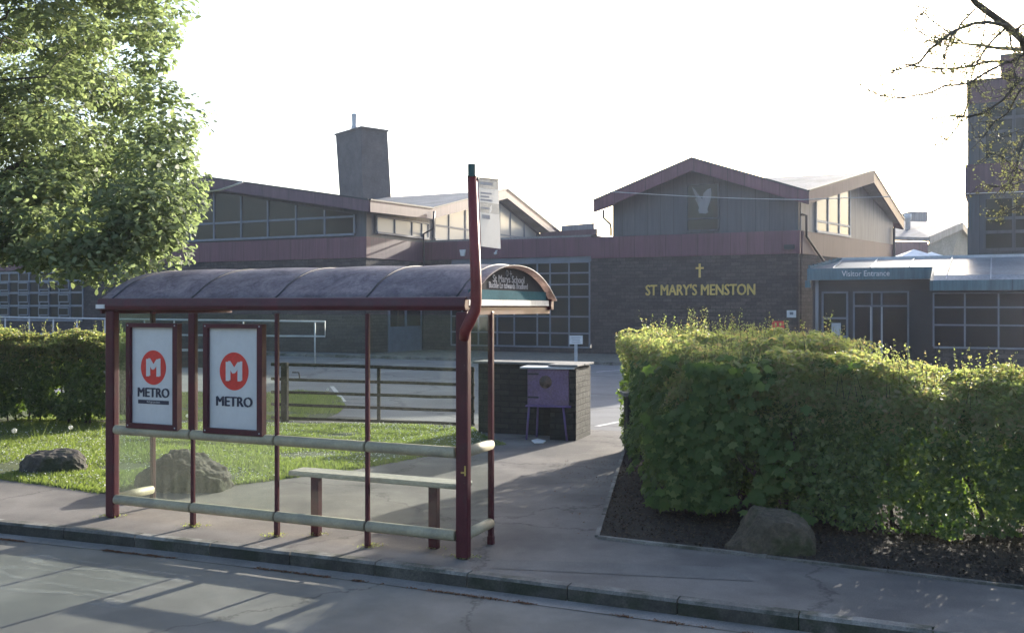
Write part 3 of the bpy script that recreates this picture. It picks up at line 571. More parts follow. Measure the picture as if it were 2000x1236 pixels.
m.prism([B.p(uc+.12, -4.0, zk), B.p(14, -4.0, zk), B.p(14, 1, ztop), B.p(uc, 1, ztop), B.p(uc, -1.72, zf1-.0)], th)
m.prism([B.p(uc+.12, -4.42, z21+.01), B.p(14, -4.42, z21+.01), B.p(14, -4.0, zk), B.p(uc+.12, -4.0, zk)], th)
m.build('roof', M['zinc'], por)
m = MB(); u = ua+1.0
while u < 13.6:
    if u < uc: m.prism([B.p(u-.02, -1.72, zf1), B.p(u+.02, -1.72, zf1), B.p(u+.02, 1, ztop), B.p(u-.02, 1, ztop)], Vector((0, 0, .05)))
    else:
        m.prism([B.p(u-.02, -4.0, zk), B.p(u+.02, -4.0, zk), B.p(u+.02, 1, ztop), B.p(u-.02, 1, ztop)], Vector((0, 0, .05)))
        m.prism([B.p(u-.02, -4.42, z21+.01), B.p(u+.02, -4.42, z21+.01), B.p(u+.02, -4, zk), B.p(u-.02, -4, zk)], Vector((0, 0, .05)))
    u += 1.45
B.box(m, ua+.9, 14, .95, 1.1, ztop-.05, ztop+.1); m.build('roof_seam', M['framepale'], por)
# stepped verge flashing at the left hip
m = MB()
for i in range(8): 
    f = i/8; q0, q1 = B.p(ua+.02+f*.9, -1.7+f*2.6, zf1-.1), B.p(ua+.02+(f+.125)*.9, -1.7+(f+.125)*2.6, zf1-.1)
    zz = zf1+(ztop-zf1)*f+.12; m.prism([q0, q1, Vector((q1.x, q1.y, zz+.03)), Vector((q0.x, q0.y, zz+.03))], Vector((.06, -.03, 0)))
m.build('verge_flashing', M['teal'], por)
pw1 = B.plane(ua, -1.2, uc, -1.2); 
m = MB(); pw1.box(m, .1, uc-ua, .1, zf0, -.2, -.05); pw1.box(m, .1, uc-ua, 3.1, zf0, -.04, .05); B.box(m, ua+.1, ua+.3, -1.0, 1, .1, zf0); m.build('wall', M['black'], por)
dX = [pw1.D(x) for x in (1592, 1607, 1655, 1668, 1703, 1722, 1762, 1774)]
facade_grid(pw1, por, dX[1], dX[2], .2, 3.05, [], [1.2, 1.95], M['frameblue'], M['greenglass'], .08, .0)
do = facade_grid(pw1, por, dX[3], dX[7], .15, 3.05, [dX[4], dX[5]], [2.45], M['frameblue'], M['glass'], .07, .0, name='door')
m = MB(); pw1.box(m, dX[4]-.05, dX[4]+.0, .2, 2.42, .12, .17); pw1.box(m, dX[5]+.0, dX[5]+.05, .2, 2.42, .12, .17); m.build('handle', M['framepale'], do)
m = MB(); m.tube([B.p(ua+.35, -1.6, .1), B.p(ua+.35, -1.6, zf0)], .07, 10); m.build('column', M['paleclad'], por)
pw2 = B.plane(uc+.05, -4, 14, -4)
m = MB(); pw2.box(m, 0, 9, .1, .9, -.2, 0); B.box(m, uc+.05, uc+.25, -3.8, -1.0, .1, z20+.1); pw2.box(m, 0, 9, 2.95, z20+.3, -.2, 0); m.build('wall', M['stone'], por)
facade_grid(pw2, por, .05, 8.9, .9, 2.95, [1.1, 2.2, 3.3, 4.4, 5.5, 6.6, 7.7], [1.75, 2.4], M['frameblue'], M['glass'], .06, .0)
m = MB(); pw1.box(m, dX[1]+.35, dX[1]+.72, 1.25, 1.75, .02, .03); m.build('notice', M['framepale'], por)
m = MB(); B.box(m, ua-.12, ua+.1, -1.7, -1.45, zf0-.3, zf0-.0); m.build('rainwater_box', M['teal'], por)

# ---- stair tower on the right
tow = thing('stair_tower', 'tall flat topped school tower with maroon panels and blue grey windows at the right', 'building', B.p(6.5, 2.5, .1), BANG)
TL = 6.55; TR = 9.6; T0 = 2.6
tf = B.plane(TL, T0, TR, T0); Yt = B.p(TL, T0).y
zz = lambda y: CZ+(HOR-y)*Yt/FPX
ztop1, ztop2 = zz(162), zz(118); ustep = TL+tf.D(1955)
m = MB(); B.box(m, TL, TR, T0, T0+3, .1, zz(498)); m.build('base_wall', M['stone'], tow)
m = MB(); B.box(m, TL, TR, T0, T0+3, zz(498)+.001, ztop1); m.build('wall', M['slateclad'], tow)
m = MB(); B.box(m, ustep, TR, T0, T0+2.6, ztop1+.001, ztop2); m.build('parapet', M['band'], tow)
m = MB(); B.box(m, TL-.03, TR+.03, T0-.06, T0+3.05, zz(204), ztop1+.0005); m.build('cladding_band', M['fascia'], tow); m = MB(); B.box(m, TL-.1, TR+.03, T0-.08, T0+3.1, zz(381), zz(322)); m.build('cladding_band', M['fascia'], tow)
m = MB(); B.box(m, TL-.04, ustep, T0-.09, T0+3.1, ztop1, ztop1+.08); B.box(m, ustep-.04, TR, T0-.09, T0+2.7, ztop2, ztop2+.08); m.build('roof_edge_trim', M['black'], tow)
for za, zb, zm in ((318, 208, 262), (492, 385, 455)):
    facade_grid(tf, tow, tf.D(1922), tf.D(1922)+2.1, zz(za), zz(zb), [tf.D(1980)], [zz(zm), zz(zm-26)], M['slateclad'], M['greenglass'], .13, .0)
# ---- rear house and marquee
rh = thing('rear_house', 'distant gabled block with pale roof edge behind the visitor entrance', 'building', (31, 72, .1), R(-20))
F2 = Frame((31, 72), R(-20))
Yh = 72
m = MB(); a0, a1, a2, a3 = PT(1735, 462, 74), PT(1815, 462, 70), PT(1880, 436, 71), PT(1905, 475, 80)
q = [PT(1735, 462, 76), PT(1817, 464, 71), PT(1879, 436, 75), PT(1760, 432, 82)]
m.prism(q, Vector((0, 0, -.3))); m.prism([q[2], PT(1905, 468, 80), PT(1800, 460, 90), q[3]], Vector((0, 0, -.3))); m.build('roof', M['roofgrey'], rh)
m = MB(); w0 = [PT(1738, 480, 76), PT(1812, 480, 71.3)]; g0 = [Vector((p.x, p.y, .1)) for p in w0]
m.prism([g0[0], g0[1], w0[1]+Vector((0, 0, .3)), w0[0]+Vector((0, 0, .3))], Vector((.1, .3, 0))); m.build('wall', M['band'], rh)
m = MB(); w1 = [PT(1813, 480, 71.4), PT(1876, 442, 75.2), PT(1900, 475, 79)]; m.prism([Vector((w1[0].x, w1[0].y, .1)), Vector((w1[2].x, w1[2].y, .1)), w1[2], w1[1], w1[0]], Vector((-.1, .3, 0))); m.build('gable_wall', M['render'], rh)
m = MB(); 
for a_, b_ in ((PT(1814, 462, 70.9), PT(1879, 434, 74.8)), (PT(1879, 434, 74.8), PT(1906, 470, 79))): m.prism([a_, b_, b_-Vector((0, 0, .55)), a_-Vector((0, 0, .55))], Vector((.03, -.1, 0)))
m.build('fascia', M['paleclad'], rh)
m = MB(); p = PT(1773, 455, 77); m.tube([p, p+Vector((0, 0, 1.0)), p+Vector((0, 0, 1.05)), p+Vector((0, 0, 1.5))], [.2, .2, .28, .28], 10); m.build('flue', M['framepale'], rh)
m = MB(); a_, b_ = PT(1778, 433, 86), PT(1812, 433, 86); m.hexa([a_, b_, b_+Vector((0, 2, 0)), a_+Vector((0, 2, 0))], .9); m.build('chimney', M['paleclad'], rh)
def marquee(px, py, Y, hw, label):
    p = PT(px, py, Y); zb = p.z-.9; t_ = thing('marquee', label, 'marquee', (p.x, Y, .1), R(20), 'white marquees behind the entrance')
    c = [Vector((p.x+sx*hw*1.3, Y+sy*hw, zb)) for sx, sy in ((-1, -1), (1, -1), (1, 1), (-1, 1))]
    m = MB(); m.add(c+[p], [[0, 1, 4], [1, 2, 4], [2, 3, 4], [3, 0, 4], [0, 1, 2, 3]]); m.build('canopy', M['marquee'], t_)
    m = MB(); m.add([q for q in c]+[q-Vector((0, 0, .4)) for q in c], [[i, (i+1) % 4, 4+(i+1) % 4, 4+i] for i in range(4)]); m.build('valance', M['marquee'], t_)
    for q in c:
        m = MB(); m.tube([Vector((q.x, q.y, .1)), q], .05, 6); m.build('pole', M['framepale'], t_)
marquee(1785, 487, 58, 1.6, 'larger white marquee peak behind the zinc roof, left of the pair')
marquee(1819, 492, 64, 1.5, 'smaller white marquee peak behind the zinc roof, right of the pair')

# ================================================================ BUS SHELTER
PZ = .12
def sp(u, v, z): return S.p(u, v, z)
SL = -4.266
def su(px):                                   # street coordinate u of the glass line at a photo column
    r = (px-1000)/FPX; P0, P1 = S.p(SL, 0), S.p(0, 0); d = P1-P0
    return SL+(-SL)*((r*P0.y-P0.x)/(d.x-r*d.y))
SA = S.ang
sh = thing('bus_shelter', 'maroon framed glass bus shelter with barrel roof and cream rails', 'bus shelter', sp(SL/2, .5, PZ), SA)
def post(u, v, w_, d_, z0, z1, mat='maroon', nm='post', bev=.008):
    m = MB(); S.box(m, u-w_/2, u+w_/2, v-d_/2, v+d_/2, z0, z1); return m.build(nm, M[mat], sh, bevel=bev)
post(0, 0, .12, .1, PZ, 2.36, bev=.02); post(SL, 0, .12, .1, PZ, 2.36, bev=.02)
U2, U3, U4 = su(377), su(541), su(718)
post(U2, 0, .085, .06, 1.05, 2.34); 
for u in (U2, U3, U4):
    m = MB(); hi_ = 1.05 if u == U2 else 2.34
    S.box(m, u-.02, u+.02, -.016, .016, PZ+.02, hi_); S.box(m, u-.024, u+.024, -.022, .022, PZ, PZ+.16); m.build('post', M['maroon'], sh, bevel=.004)
for u in (0, SL): post(u+(.0 if u else -.0), .59, .05, .05, PZ, 2.36); post(u, .59, .058, .058, PZ, .2, 'maroon', 'post_foot', .004)
# glass panels (bays then returns)
gl = [clear_glass('bay_glass_streaked', .032, (.86, .91, .88), 9), clear_glass('bay_glass_clear', .012, (.93, .96, .94), 6)]
us_ = [SL+.06, U2, U3, U4, -.06]
for i in range(4):
    m = MB(); S.box(m, us_[i]+.03, us_[i+1]-.03, -.004, .004, .36, 2.33); m.build('glass_panel', gl[0 if i < 2 else 1], sh)
for u in (0, SL):
    m = MB(); S.box(m, u-.004, u+.004, .06, .56, .36, 2.33); m.build('glass_panel', gl[1 if u == 0 else 0], sh)
# cream rails: one length per bay, slightly proud of the glass
for zc in (1.08, .325):
    for i in range(4):
        m = MB(); a, b = us_[i]+.012, us_[i+1]-.012
        m.tube([sp(a, -.02, zc), sp(a+.004, -.02, zc), sp(b-.004, -.02, zc), sp(b, -.02, zc)], [.045, .052, .052, .045], 14)
        m.build('rail', M['cream'], sh)
    for u in (0, SL):
        m = MB(); m.tube([sp(u, .06, zc), sp(u, .57, zc)], .05, 14); m.build('rail', M['cream'], sh)
# barrel roof
VD = 2.05; E0, E1 = SL-.15, .1
def arch(v):                                  # height of the roof sheet over v in 0..VD
    t = (v-VD/2)/(VD/2); return 2.475+.345*max(0, 1-abs(t)**2.15)**.82
NV = 20; vv = [-.04+(VD+.08)*i/NV for i in range(NV+1)]
az = lambda v: arch(min(max(v, 0), VD))
def roof_seg(m, u0, u1, lift=0, th=.012):
    top = [(v, az(v)+lift) for v in vv]
    for (v0, z0), (v1, z1) in zip(top[:-1], top[1:]):
        m.add([sp(u0, v0, z0), sp(u1, v0, z0), sp(u1, v1, z1), sp(u0, v1, z1)], [[0, 1, 2, 3]])
        m.add([sp(u0, v0, z0-th), sp(u1, v0, z0-th), sp(u1, v1, z1-th), sp(u0, v1, z1-th)], [[3, 2, 1, 0]])
        for u in (u0, u1): m.add([sp(u, v0, z0), sp(u, v1, z1), sp(u, v1, z1-th), sp(u, v0, z0-th)], [[0, 1, 2, 3]])
m = MB(); m.smooth = True
# one continuous sheet bowed slightly between ribs
bays = [E0]+[SL+.02, U2, U3, U4, 0.0]+[E1]
NU = 72
for i in range(NU):
    u0, u1 = E0+(E1-E0)*i/NU, E0+(E1-E0)*(i+1)/NU
    def bow(u):
        for a, b in zip(bays[:-1], bays[1:]):
            if a <= u <= b: return .018*math.sin(math.pi*(u-a)/(b-a))**.7 if b-a > .5 else 0
        return 0
    for j in range(NV):
        P4 = [sp(uu, v, az(v)+bow(uu)) for uu, v in ((u0, vv[j]), (u1, vv[j]), (u1, vv[j+1]), (u0, vv[j+1]))]
        m.add(P4, [[0, 1, 2, 3]])
rs = m.build('roof_sheet', M['roofsheet'], sh)
bm = bmesh.new(); bm.from_mesh(rs.data); bmesh.ops.remove_doubles(bm, verts=bm.verts, dist=.0005); bmesh.ops.recalc_face_normals(bm, faces=bm.faces); bm.to_mesh(rs.data); bm.free()
sol = rs.modifiers.new('thickness', 'SOLIDIFY'); sol.thickness = .008
for u in (SL+.02, U2, U3, U4, -.06):
    m = MB(); m.tube([sp(u, v, az(v)+.006) for v in vv], .009, 6); m.build('roof_rib', M['black'], sh)
    m = MB(); m.tube([sp(u, v, az(v)-.035) for v in vv[1:-1]], .02, 6); m.build('roof_hoop', M['maroon'], sh)
m = MB(); 
for v0, s_ in ((-.06, 1), (VD, 1)):
    m.prism([sp(E0, v0, 2.37), sp(E0, v0-.02, 2.41), sp(E0, v0-.005, 2.49), sp(E0, v0+.07, 2.5), sp(E0, v0+.07, 2.37)], Vector((S.a.x, S.a.y, 0))*(E1-E0-.05))
    go_ = m.build('gutter', M['maroon'], sh, bevel=.008); m = MB()
m = MB(); S.box(m, E0-.004, E0+.12, -.086, -.075, 2.385, 2.43); m.build('gutter_label', M['white'], sh)
for q in ((E0+.002, E0+.03, -.03, 2.42), (-.015, .015, .05, 2.40)):
    m = MB(); S.box(m, q[0], q[1], q[2], VD+.04, 2.33, q[3]); m.build('end_beam', M['maroon'], sh)
# end panels with lettering
for ue, sgn in ((.018, 1), (SL-.018, -1)):
    m = MB(); m.prism([sp(ue-.008, v, az(v)-.03) for v in np.linspace(.03, VD-.03, 18)]+[sp(ue-.008, VD-.03, 2.42), sp(ue-.008, .03, 2.42)], Vector((S.a.x, S.a.y, 0))*.016); ep = m.build('end_panel', M['panelgrey'], sh)
    if sgn == 1:
        m = MB(); S.box(m, ue+.009, ue+.014, .04, VD-.12, 2.475, 2.565); m.build('teal_band', M['panelteal'], ep)
        m = MB(); S.box(m, ue+.009, ue+.02, .04, VD-.05, 2.415, 2.472); m.build('white_band', M['white'], ep)
        m = MB()
        fn = lambda v0, z0: (lambda x, y, o: sp(ue+.012+o, v0+x, z0+y))
        add_text(m, 'St Marys School', .1, fn(.95, 2.645), .001, .002, 'CENTER', sx=1.2); add_text(m, 'Buckle Ln towards Bradford', .085, fn(.95, 2.585), .001, .002, 'CENTER', sx=.98)
        m.tube([sp(ue+.012, .9+.022*math.cos(t), 2.735+.03*math.sin(t)) for t in np.linspace(0, 6.28, 12)], .005, 4); S.box(m, ue+.01, ue+.014, .96, 1.02, 2.73, 2.738); S.box(m, ue+.01, ue+.014, .986, .994, 2.705, 2.765)
        m.build('lettering', M['lettergrey'], ep)
m = MB(); S.box(m, .035, .05, -.0525, -.0505, .88, .97); S.box(m, .0, .04, -.0525, -.0505, .9, .915); m.build('yellow_scuff', M['gold'], sh)
# ---- poster cases on the glass
def poster(px0, px1, label, small):
    a, b = su(px0), su(px1); z0, z1 = 1.115, 2.232
    t_ = thing('poster_case', label, 'poster case', sp((a+b)/2, -.03, z0), SA, 'poster cases in the left bays')
    m = MB(); fw = .055
    for q in ((a, b, z0, z0+fw), (a, b, z1-fw*.8, z1), (a, a+fw, z0+fw, z1-fw*.8), (b-fw-.01, b, z0+fw, z1-fw*.8)): S.box(m, q[0], q[1], -.075, -.006, q[2], q[3])
    m.build('frame', M['maroon'], t_)
    for q in ((a+.028, z0+.028), (b-.034, z0+.028), (a+.028, z1-.024), (b-.034, z1-.024)):
        m = MB(); m.tube([sp(q[0], -.0755, q[1]), sp(q[0], -.079, q[1])], .008, 8); m.build('screw', M['framepale'], t_)
    m = MB(); S.box(m, a+fw-.01, b-fw+.0, -.035, -.012, z0+fw-.01, z1-fw*.8+.01)
    bd = m.build('poster', M['poster'], t_); c = (a+b)/2-.005; H_ = z1-z0; wd = b-a
    cz = z0+H_*(.58 if small else .57); rr = wd*.245
    m = MB(); m.prism([sp(c+rr*1.0*math.cos(t), -.0365, cz+rr*1.05*math.sin(t)) for t in np.linspace(0, 2*math.pi, 41)[:-1]], Vector((-S.b.x, -S.b.y, 0))*.001); m.build('badge', M['red'], bd)
    m = MB(); fn = lambda z, w_: (lambda x, y, o: sp(c+x*w_, -.038-o, z+y))
    add_text(m, 'M', rr*1.55, fn(cz-rr*.54, 1.0), .0006, .022*wd, 'CENTER', sx=.98); m.build('badge_letter', M['poster'], bd)
    m = MB(); add_text(m, 'METRO', .14, fn(z0+H_*(.30 if small else .252), wd*1.35), .0006, .0065, 'CENTER'); m.build('lettering', M['navy'], bd)
    if small:
        m = MB(); S.box(m, c-wd*.3, c+wd*.3, -.0372, -.0362, z0+H_*.235, z0+H_*.272); m.build('text_bar', M['navy'], bd)
        m = MB(); add_text(m, "We'll get you there", .03, fn(z0+H_*.247, wd*1.1), .0004, .0, 'CENTER'); m.build('slogan', M['poster'], bd)
    return t_
poster(256, 356, 'narrower white poster with red disc and black slogan bar, nearest the left post', True)
poster(406, 521, 'larger white poster with red disc and METRO lettering only, second bay', False)
# ---- stop pole and flag
sx_, sy_ = .0, -.0
pole = thing('bus_stop_pole', 'red bus stop pole rising through the shelter corner with a pale timetable flag', 'bus stop', sp(.0, -.08, PZ), SA)
q0, q1, q2_, q3 = PT(912, 650, 8.72), PT(927, 612, 8.72), PT(929, 590, 8.72), PT(921, 345, 8.72)
m = MB(); m.tube([PT(906, 662, 8.76), PT(908, 646, 8.72), PT(918, 626, 8.7), PT(928, 606, 8.7), PT(930, 590, 8.7), PT(930, 560, 8.7), PT(922, 345, 8.7)], [.045, .05, .052, .05, .05, .05, .042], 14); m.build('pole', M['signred'], pole)
m = MB(); m.tube([PT(922, 346, 8.7), PT(922, 343, 8.7), PT(921.5, 321, 8.7)], [.046, .037, .036], 14); m.build('pole_cap', M['capgreen'], pole)
fl0 = PT(934, 348, 8.72); fl1 = PT(973, 352, 9.0); fl2 = PT(978, 486, 9.0); fl3 = PT(940, 481, 8.72)
nrm = (fl1-fl0).cross(fl3-fl0).normalized()*.012
m = MB(); m.prism([fl0, fl1, fl2, fl3], nrm); fg = m.build('flag', M['poster'], pole)
if nrm.y > 0: nn = -nrm.normalized()
else: nn = nrm.normalized()
def fq(x0, x1, y0, y1, off): 
    P_ = lambda x, y: fl0.lerp(fl1, x).lerp(fl3.lerp(fl2, x), y)+nn*off
    return [P_(x0, y0), P_(x1, y0), P_(x1, y1), P_(x0, y1)]
F_ = .013 if nrm.y < 0 else .001
m = MB(); 
for q in ((0.02, .98, .01, .14), (0.02, .98, .35, .5)): m.add(fq(*q, F_), [[0, 1, 2, 3]])
m.build('flag_band', plain('flag_grey', (.3, .31, .33)), fg, fixn=False)
m = MB()
for q in ((.08, .7, .05, .09), (.08, .62, .2, .225), (.08, .5, .25, .275), (.08, .66, .3, .325), (.08, .5, .42, .445), (.1, .5, .53, .59)): m.add(fq(*q, F_+.001), [[0, 1, 2, 3]])
m.build('flag_lettering', M['lettergrey'], fg, fixn=False)
m = MB(); m.prism(fq(-.02, 1.02, -.012, .005, F_+.003), -nn*(.018)); m.tube([PT(930, 352, 8.7), fl0], .012, 6); m.build('flag_bracket', M['black'], fg)
# ---- bench
bn = thing('bench', 'narrow grey topped bench on maroon legs behind the shelter glass', 'bench', sp(-1.0, .25, PZ), SA)
bu0, bu1 = -2.02, -.08
m = MB(); S.box(m, bu0, bu1, .1, .36, .715, .765); m.build('seat', M['kerb'] if False else surf('bench_top', (.2, .2, .18), (.32, .31, .28), 3, 40, .6, .2, 30, stretch=(.3, 1, 1)), bn, bevel=.015)
for px, py in ((618, 1045), (848, 1070)):
    g = G0(px, py); r_ = Vector((g.x, g.y))-S.o; uu, v_ = r_.dot(S.a), r_.dot(S.b)
    m = MB(); S.box(m, uu-.045, uu+.045, v_-.035, v_+.035, PZ, .715); m.build('leg', M['maroon'], bn, bevel=.005)

# ================================================================ GATE, STONE WALL, CABINET, SIGNS
gA, gB = Vector((-4.5, 19.5, 0)), Vector((-.72, 18.62, 0)); gd = (gB-gA).normalized(); gn = Vector((-gd.y, gd.x, 0)); ga = math.atan2(gd.y, gd.x)
gt = thing('field_gate', 'rusty five bar metal gate across the school drive', 'gate', (gB.x, gB.y, PZ), ga)
GLn = (gB-gA).length
for i, (zl, zr) in enumerate(((1.26, 1.2), (.96, .92), (.7, .67), (.45, .42), (.19, .16))):
    a = gA-gd*.35 if i else gA-gd*.35; m = MB(); k = 9; pts = [a.lerp(gB, t/k)+Vector((0, 0, zl+(zr-zl)*t/k+random.uniform(-.006, .006))) for t in range(k+1)]
    m.tube(pts, .03 if i else .034, 8); m.build('bar', M['rust'], gt)
for f in (.5, .99):
    m = MB(); p = gA.lerp(gB, f); m.hexa([p-gd*.03-gn*.02, p+gd*.03-gn*.02, p+gd*.03+gn*.02, p-gd*.03+gn*.02][:4], 1.1); 
    m.v = [(x, y, z+.16) for x, y, z in m.v]; m.build('stile', M['rust'], gt)
m = MB(); p = gA+gd*.12+Vector((0, 0, 1.1)); m.tube([p-gn*.03, p+gd*.14-gn*.03, p+gd*.16-gn*.03-Vector((0, 0, .13)), p+gd*.06-gn*.03-Vector((0, 0, .15))], .014, 6); m.build('latch', M['rust'], gt)
m = MB(); p = gA-gd*.0-gn*.12; m.hexa([p-gd*.065-gn*.05, p+gd*.065-gn*.05, p+gd*.065+gn*.05, p-gd*.065+gn*.05], 1.3)
single(m, 'gate_post', M['rust'], 'square rusty post at the latch end of the gate', 'gate post', loc=(p.x, p.y, 0), rotz=ga, bevel=.008)
sw = thing('stone_wall', 'short dark stone wall with flat pale coping and a pier beside the path', 'wall', (.4, 17.2, PZ), R(-18))
WF = Frame((-.62, 17.75), R(-20)); 
m = MB(); WF.box(m, .0, 1.52, 0, .45, .05, 1.38); m.build('wall', M['wallstone'], sw, bevel=.02)
m = MB(); WF.box(m, 1.53, 2.0, -.5, .46, .05, 1.36); m.build('pier', M['wallstone'], sw, bevel=.02)
m = MB(); WF.box(m, -.08, 2.05, -.08, .5, 1.382, 1.42); m.build('coping', M['channel'], sw, bevel=.01)
m = MB(); WF.box(m, 1.51, 2.04, -.54, -.085, 1.384, 1.418); m.build('coping', M['channel'], sw, bevel=.01)
cab = thing('cabinet', 'faded purple cabinet on four thin splayed legs against the stone wall', 'cabinet', (.62, 16.6, PZ), R(-14))
CF = Frame((.27, 16.78), R(-14))
m = MB(); CF.box(m, 0, .72, -.02, .42, .72, 1.34); m.build('body', M['purple'], cab, bevel=.01)
m = MB(); CF.box(m, -.12, .82, -.08, .46, 1.345, 1.375); m.build('lid', M['framepale'], cab, bevel=.004)
m = MB(); CF.box(m, -.03, .76, -.05, .45, .69, .718); m.build('base_board', M['purpleleg'], cab, bevel=.004)
for i, (x, y, dx) in enumerate(((.02, .02, -.04), (.62, .02, .07), (.1, .38, -.02), (.7, .38, .1))):
    m = MB(); p = CF.p(x, y, .69); q = CF.p(x+dx, y-.03, PZ); m.tube([p, q], .018, 8); m.build('leg', M['purpleleg'], cab)
m = MB(); m.tube([CF.p(.32, -.022, 1.12), CF.p(.32, -.028, 1.12)], .11, 20); m.build('round_stain', surf('brown_stain', (.07, .055, .05), (.16, .11, .09), 8, 40, .9, .3, 30), cab)
m = MB(); CF.box(m, .01, .2, -.03, -.021, 1.24, 1.27); CF.box(m, .01, .2, -.03, -.021, .84, .87); m.build('hinge', M['black'], cab)
m = MB(); pp = WF.p(1.8, -.5, 1.12); WF.box(m, 1.73, 1.86, -.535, -.502, 1.03, 1.22); single(m, 'reflector', M['maroon'], 'small dark red reflector on the stone pier', 'reflector', loc=pp, bevel=.005)
gp = thing('stone_pier', 'low mossy stone gatepost half hidden by the hedge corner', 'wall', (1.95, 15.1, PZ), R(10))
m = MB(); m.box(1.78, 2.29, 15.0, 15.5, .05, 1.02); m.build('pier', M['wallstone'], gp, bevel=.03)
m = MB(); m.box(1.72, 2.27, 14.98, 15.52, 1.022, 1.08); m.build('coping', M['channel'], gp, bevel=.01)
ps = PT(1125, 655, 38.2); sgn_ = thing('car_park_sign', 'small white sign on a single post beyond the stone wall', 'sign', (ps.x, 38.2, .11))
m = MB(); m.box(ps.x-.26, ps.x+.26, 38.15, 38.2, ps.z-.34, ps.z); m.build('sign_board', M['white'], sgn_)
m = MB(); m.box(ps.x-.06, ps.x+.06, 38.21, 38.27, .11, ps.z-.05); m.build('post', M['framepale'], sgn_)
m = MB()
for i, w_ in enumerate((.36, .3, .34)): m.box(ps.x-w_/2, ps.x+w_/2, 38.14, 38.149, ps.z-.1-i*.09, ps.z-.07-i*.09)
m.build('lettering', M['lettergrey'], sgn_)
# overhead wires
m = MB(); pts = [PT(1180+t*39, 374+14*math.sin(t/10*math.pi/2)+2*t/10, 30) for t in range(11)]; m.tube([PT(900, 352, 33)]+pts+[PT(2400, 360, 26)], .012, 5)
single(m, 'overhead_wire', M['framepale'], 'thin pale overhead wire crossing in front of the emblem window', 'wire', loc=PT(1180, 374, 30))
m = MB(); m.tube([PT(474, 355, 17), PT(455, 363, 17), PT(430, 371, 17), PT(400, 376, 17), PT(330, 384, 17.2)], .018, 6)
single(m, 'loose_cable', M['framepale'], 'short pale cable end beside the leafy tree over the hall gable', 'cable', loc=PT(400, 376, 17))
m = MB(); 
a_, b_ = G0(1858, 1203), G0(2040, 1222); c_, d_ = G0(2040, 1245), G0(1820, 1232)
m.prism([Vector((p.x, p.y, .1215)) for p in (a_, b_, c_, d_)], Vector((0, 0, .004)))
single(m, 'utility_cover', M['patch'], 'flat utility cover set in the pavement at the lower right', 'cover', loc=(a_.x, a_.y, .12))

# ================================================================ BOULDERS
def boulder(name, label, c, dim, rotz, mat, seed, cuts, peak=None):
    bm = bmesh.new(); bmesh.ops.create_icosphere(bm, subdivisions=6, radius=1); rnd = random.Random(seed)
    pls = [(Vector(n).normalized(), d) for n, d in cuts]
    for v in bm.verts:
        p = v.co.copy()
        for n, d in pls:
            k = p.dot(n)
            if k > d: p -= n*(k-d)*.93
        p += p.normalized()*(noise.fractal(v.co*1.6+Vector((seed, 0, 0)), .9, 2.1, 5)*.09+noise.fractal(v.co*6+Vector((0, seed, 0)), .7, 2.1, 5)*.035-.03*max(0, 1-abs(noise.noise(v.co*2.3+Vector((seed, seed, 0))))*14))
        v.co = Vector((p.x*dim[0]/2, p.y*dim[1]/2, p.z*dim[2]))
    me = bpy.data.meshes.new(name); bm.to_mesh(me); bm.free(); me.materials.append(mat)
    for p in me.polygons: p.use_smooth = True
    o = bpy.data.objects.new(name, me); COL.objects.link(o); o.location = c; o.rotation_euler = (0, 0, rotz)
    return tag(o, label, 'boulder', 'boulders along the verge')
g = G0(83, 927); boulder('boulder', 'flat topped dark boulder on the grass at far left', (g.x, g.y+.3, .1), (.98, .75, .38), R(-5), M['rock'], 3, [((0, -.1, 1), .72), ((.5, -.8, .1), .8), ((-1, 0, .3), .85)])
g = G0(344, 960); boulder('boulder', 'largest grey boulder behind the left bay of the shelter, ridged top', (g.x, g.y+.25, .08), (1.3, .85, .62), R(-8), M['rock'], 11, [((.42, -.1, 1), .66), ((-.75, -.2, 1), .78), ((-.1, .1, 1), .84), ((0, -1, .35), .66), ((1, 0, .1), .9), ((-1, -.2, 0), .86)])
g = G0(1524, 1088); boulder('boulder', 'mossy brown boulder in the soil bed before the right hedge', (g.x, g.y+.25, .08), (.83, .62, .47), R(-12), M['rockdark'], 23, [((.1, -.1, 1), .8), ((.3, -1, .1), .75), ((-.8, -.2, .8), .82), ((1, -.1, 0), .85)])

# ================================================================ VEGETATION
def unit(n, rng=RNG):
    v = rng.normal(size=(n, 3)); return v/np.linalg.norm(v, axis=1, keepdims=True)
def limb(m, p, d, r, L_, rng, depth, ends, gravity=-.1, seg=.45, kids=(3, 4), shrink=.62):
    p = Vector(p); d = Vector(d).normalized(); pts = [p.copy()]; rad = [r]; n = max(3, int(L_/seg))
    for i in range(n):
        d = (d+Vector(rng.normal(size=3)*.14)+Vector((0, 0, gravity*.15))).normalized(); p = p+d*(L_/n); pts.append(p.copy()); rad.append(r*(1-.6*(i+1)/n))
    m.tube(pts, rad, 7 if depth > 1 else 5)
    if depth == 0: ends.append((p, d)); return
    for k in range(rng.integers(kids[0], kids[1]+1)):
        i = rng.integers(max(1, n//3), n+1); dd = (d*.7+Vector(rng.normal(size=3)*.62)).normalized()
        limb(m, pts[i], dd, rad[i]*.7, L_*shrink*rng.uniform(.8, 1.15), rng, depth-1, ends, gravity, seg, kids, shrink)
    ends.append((p, d))
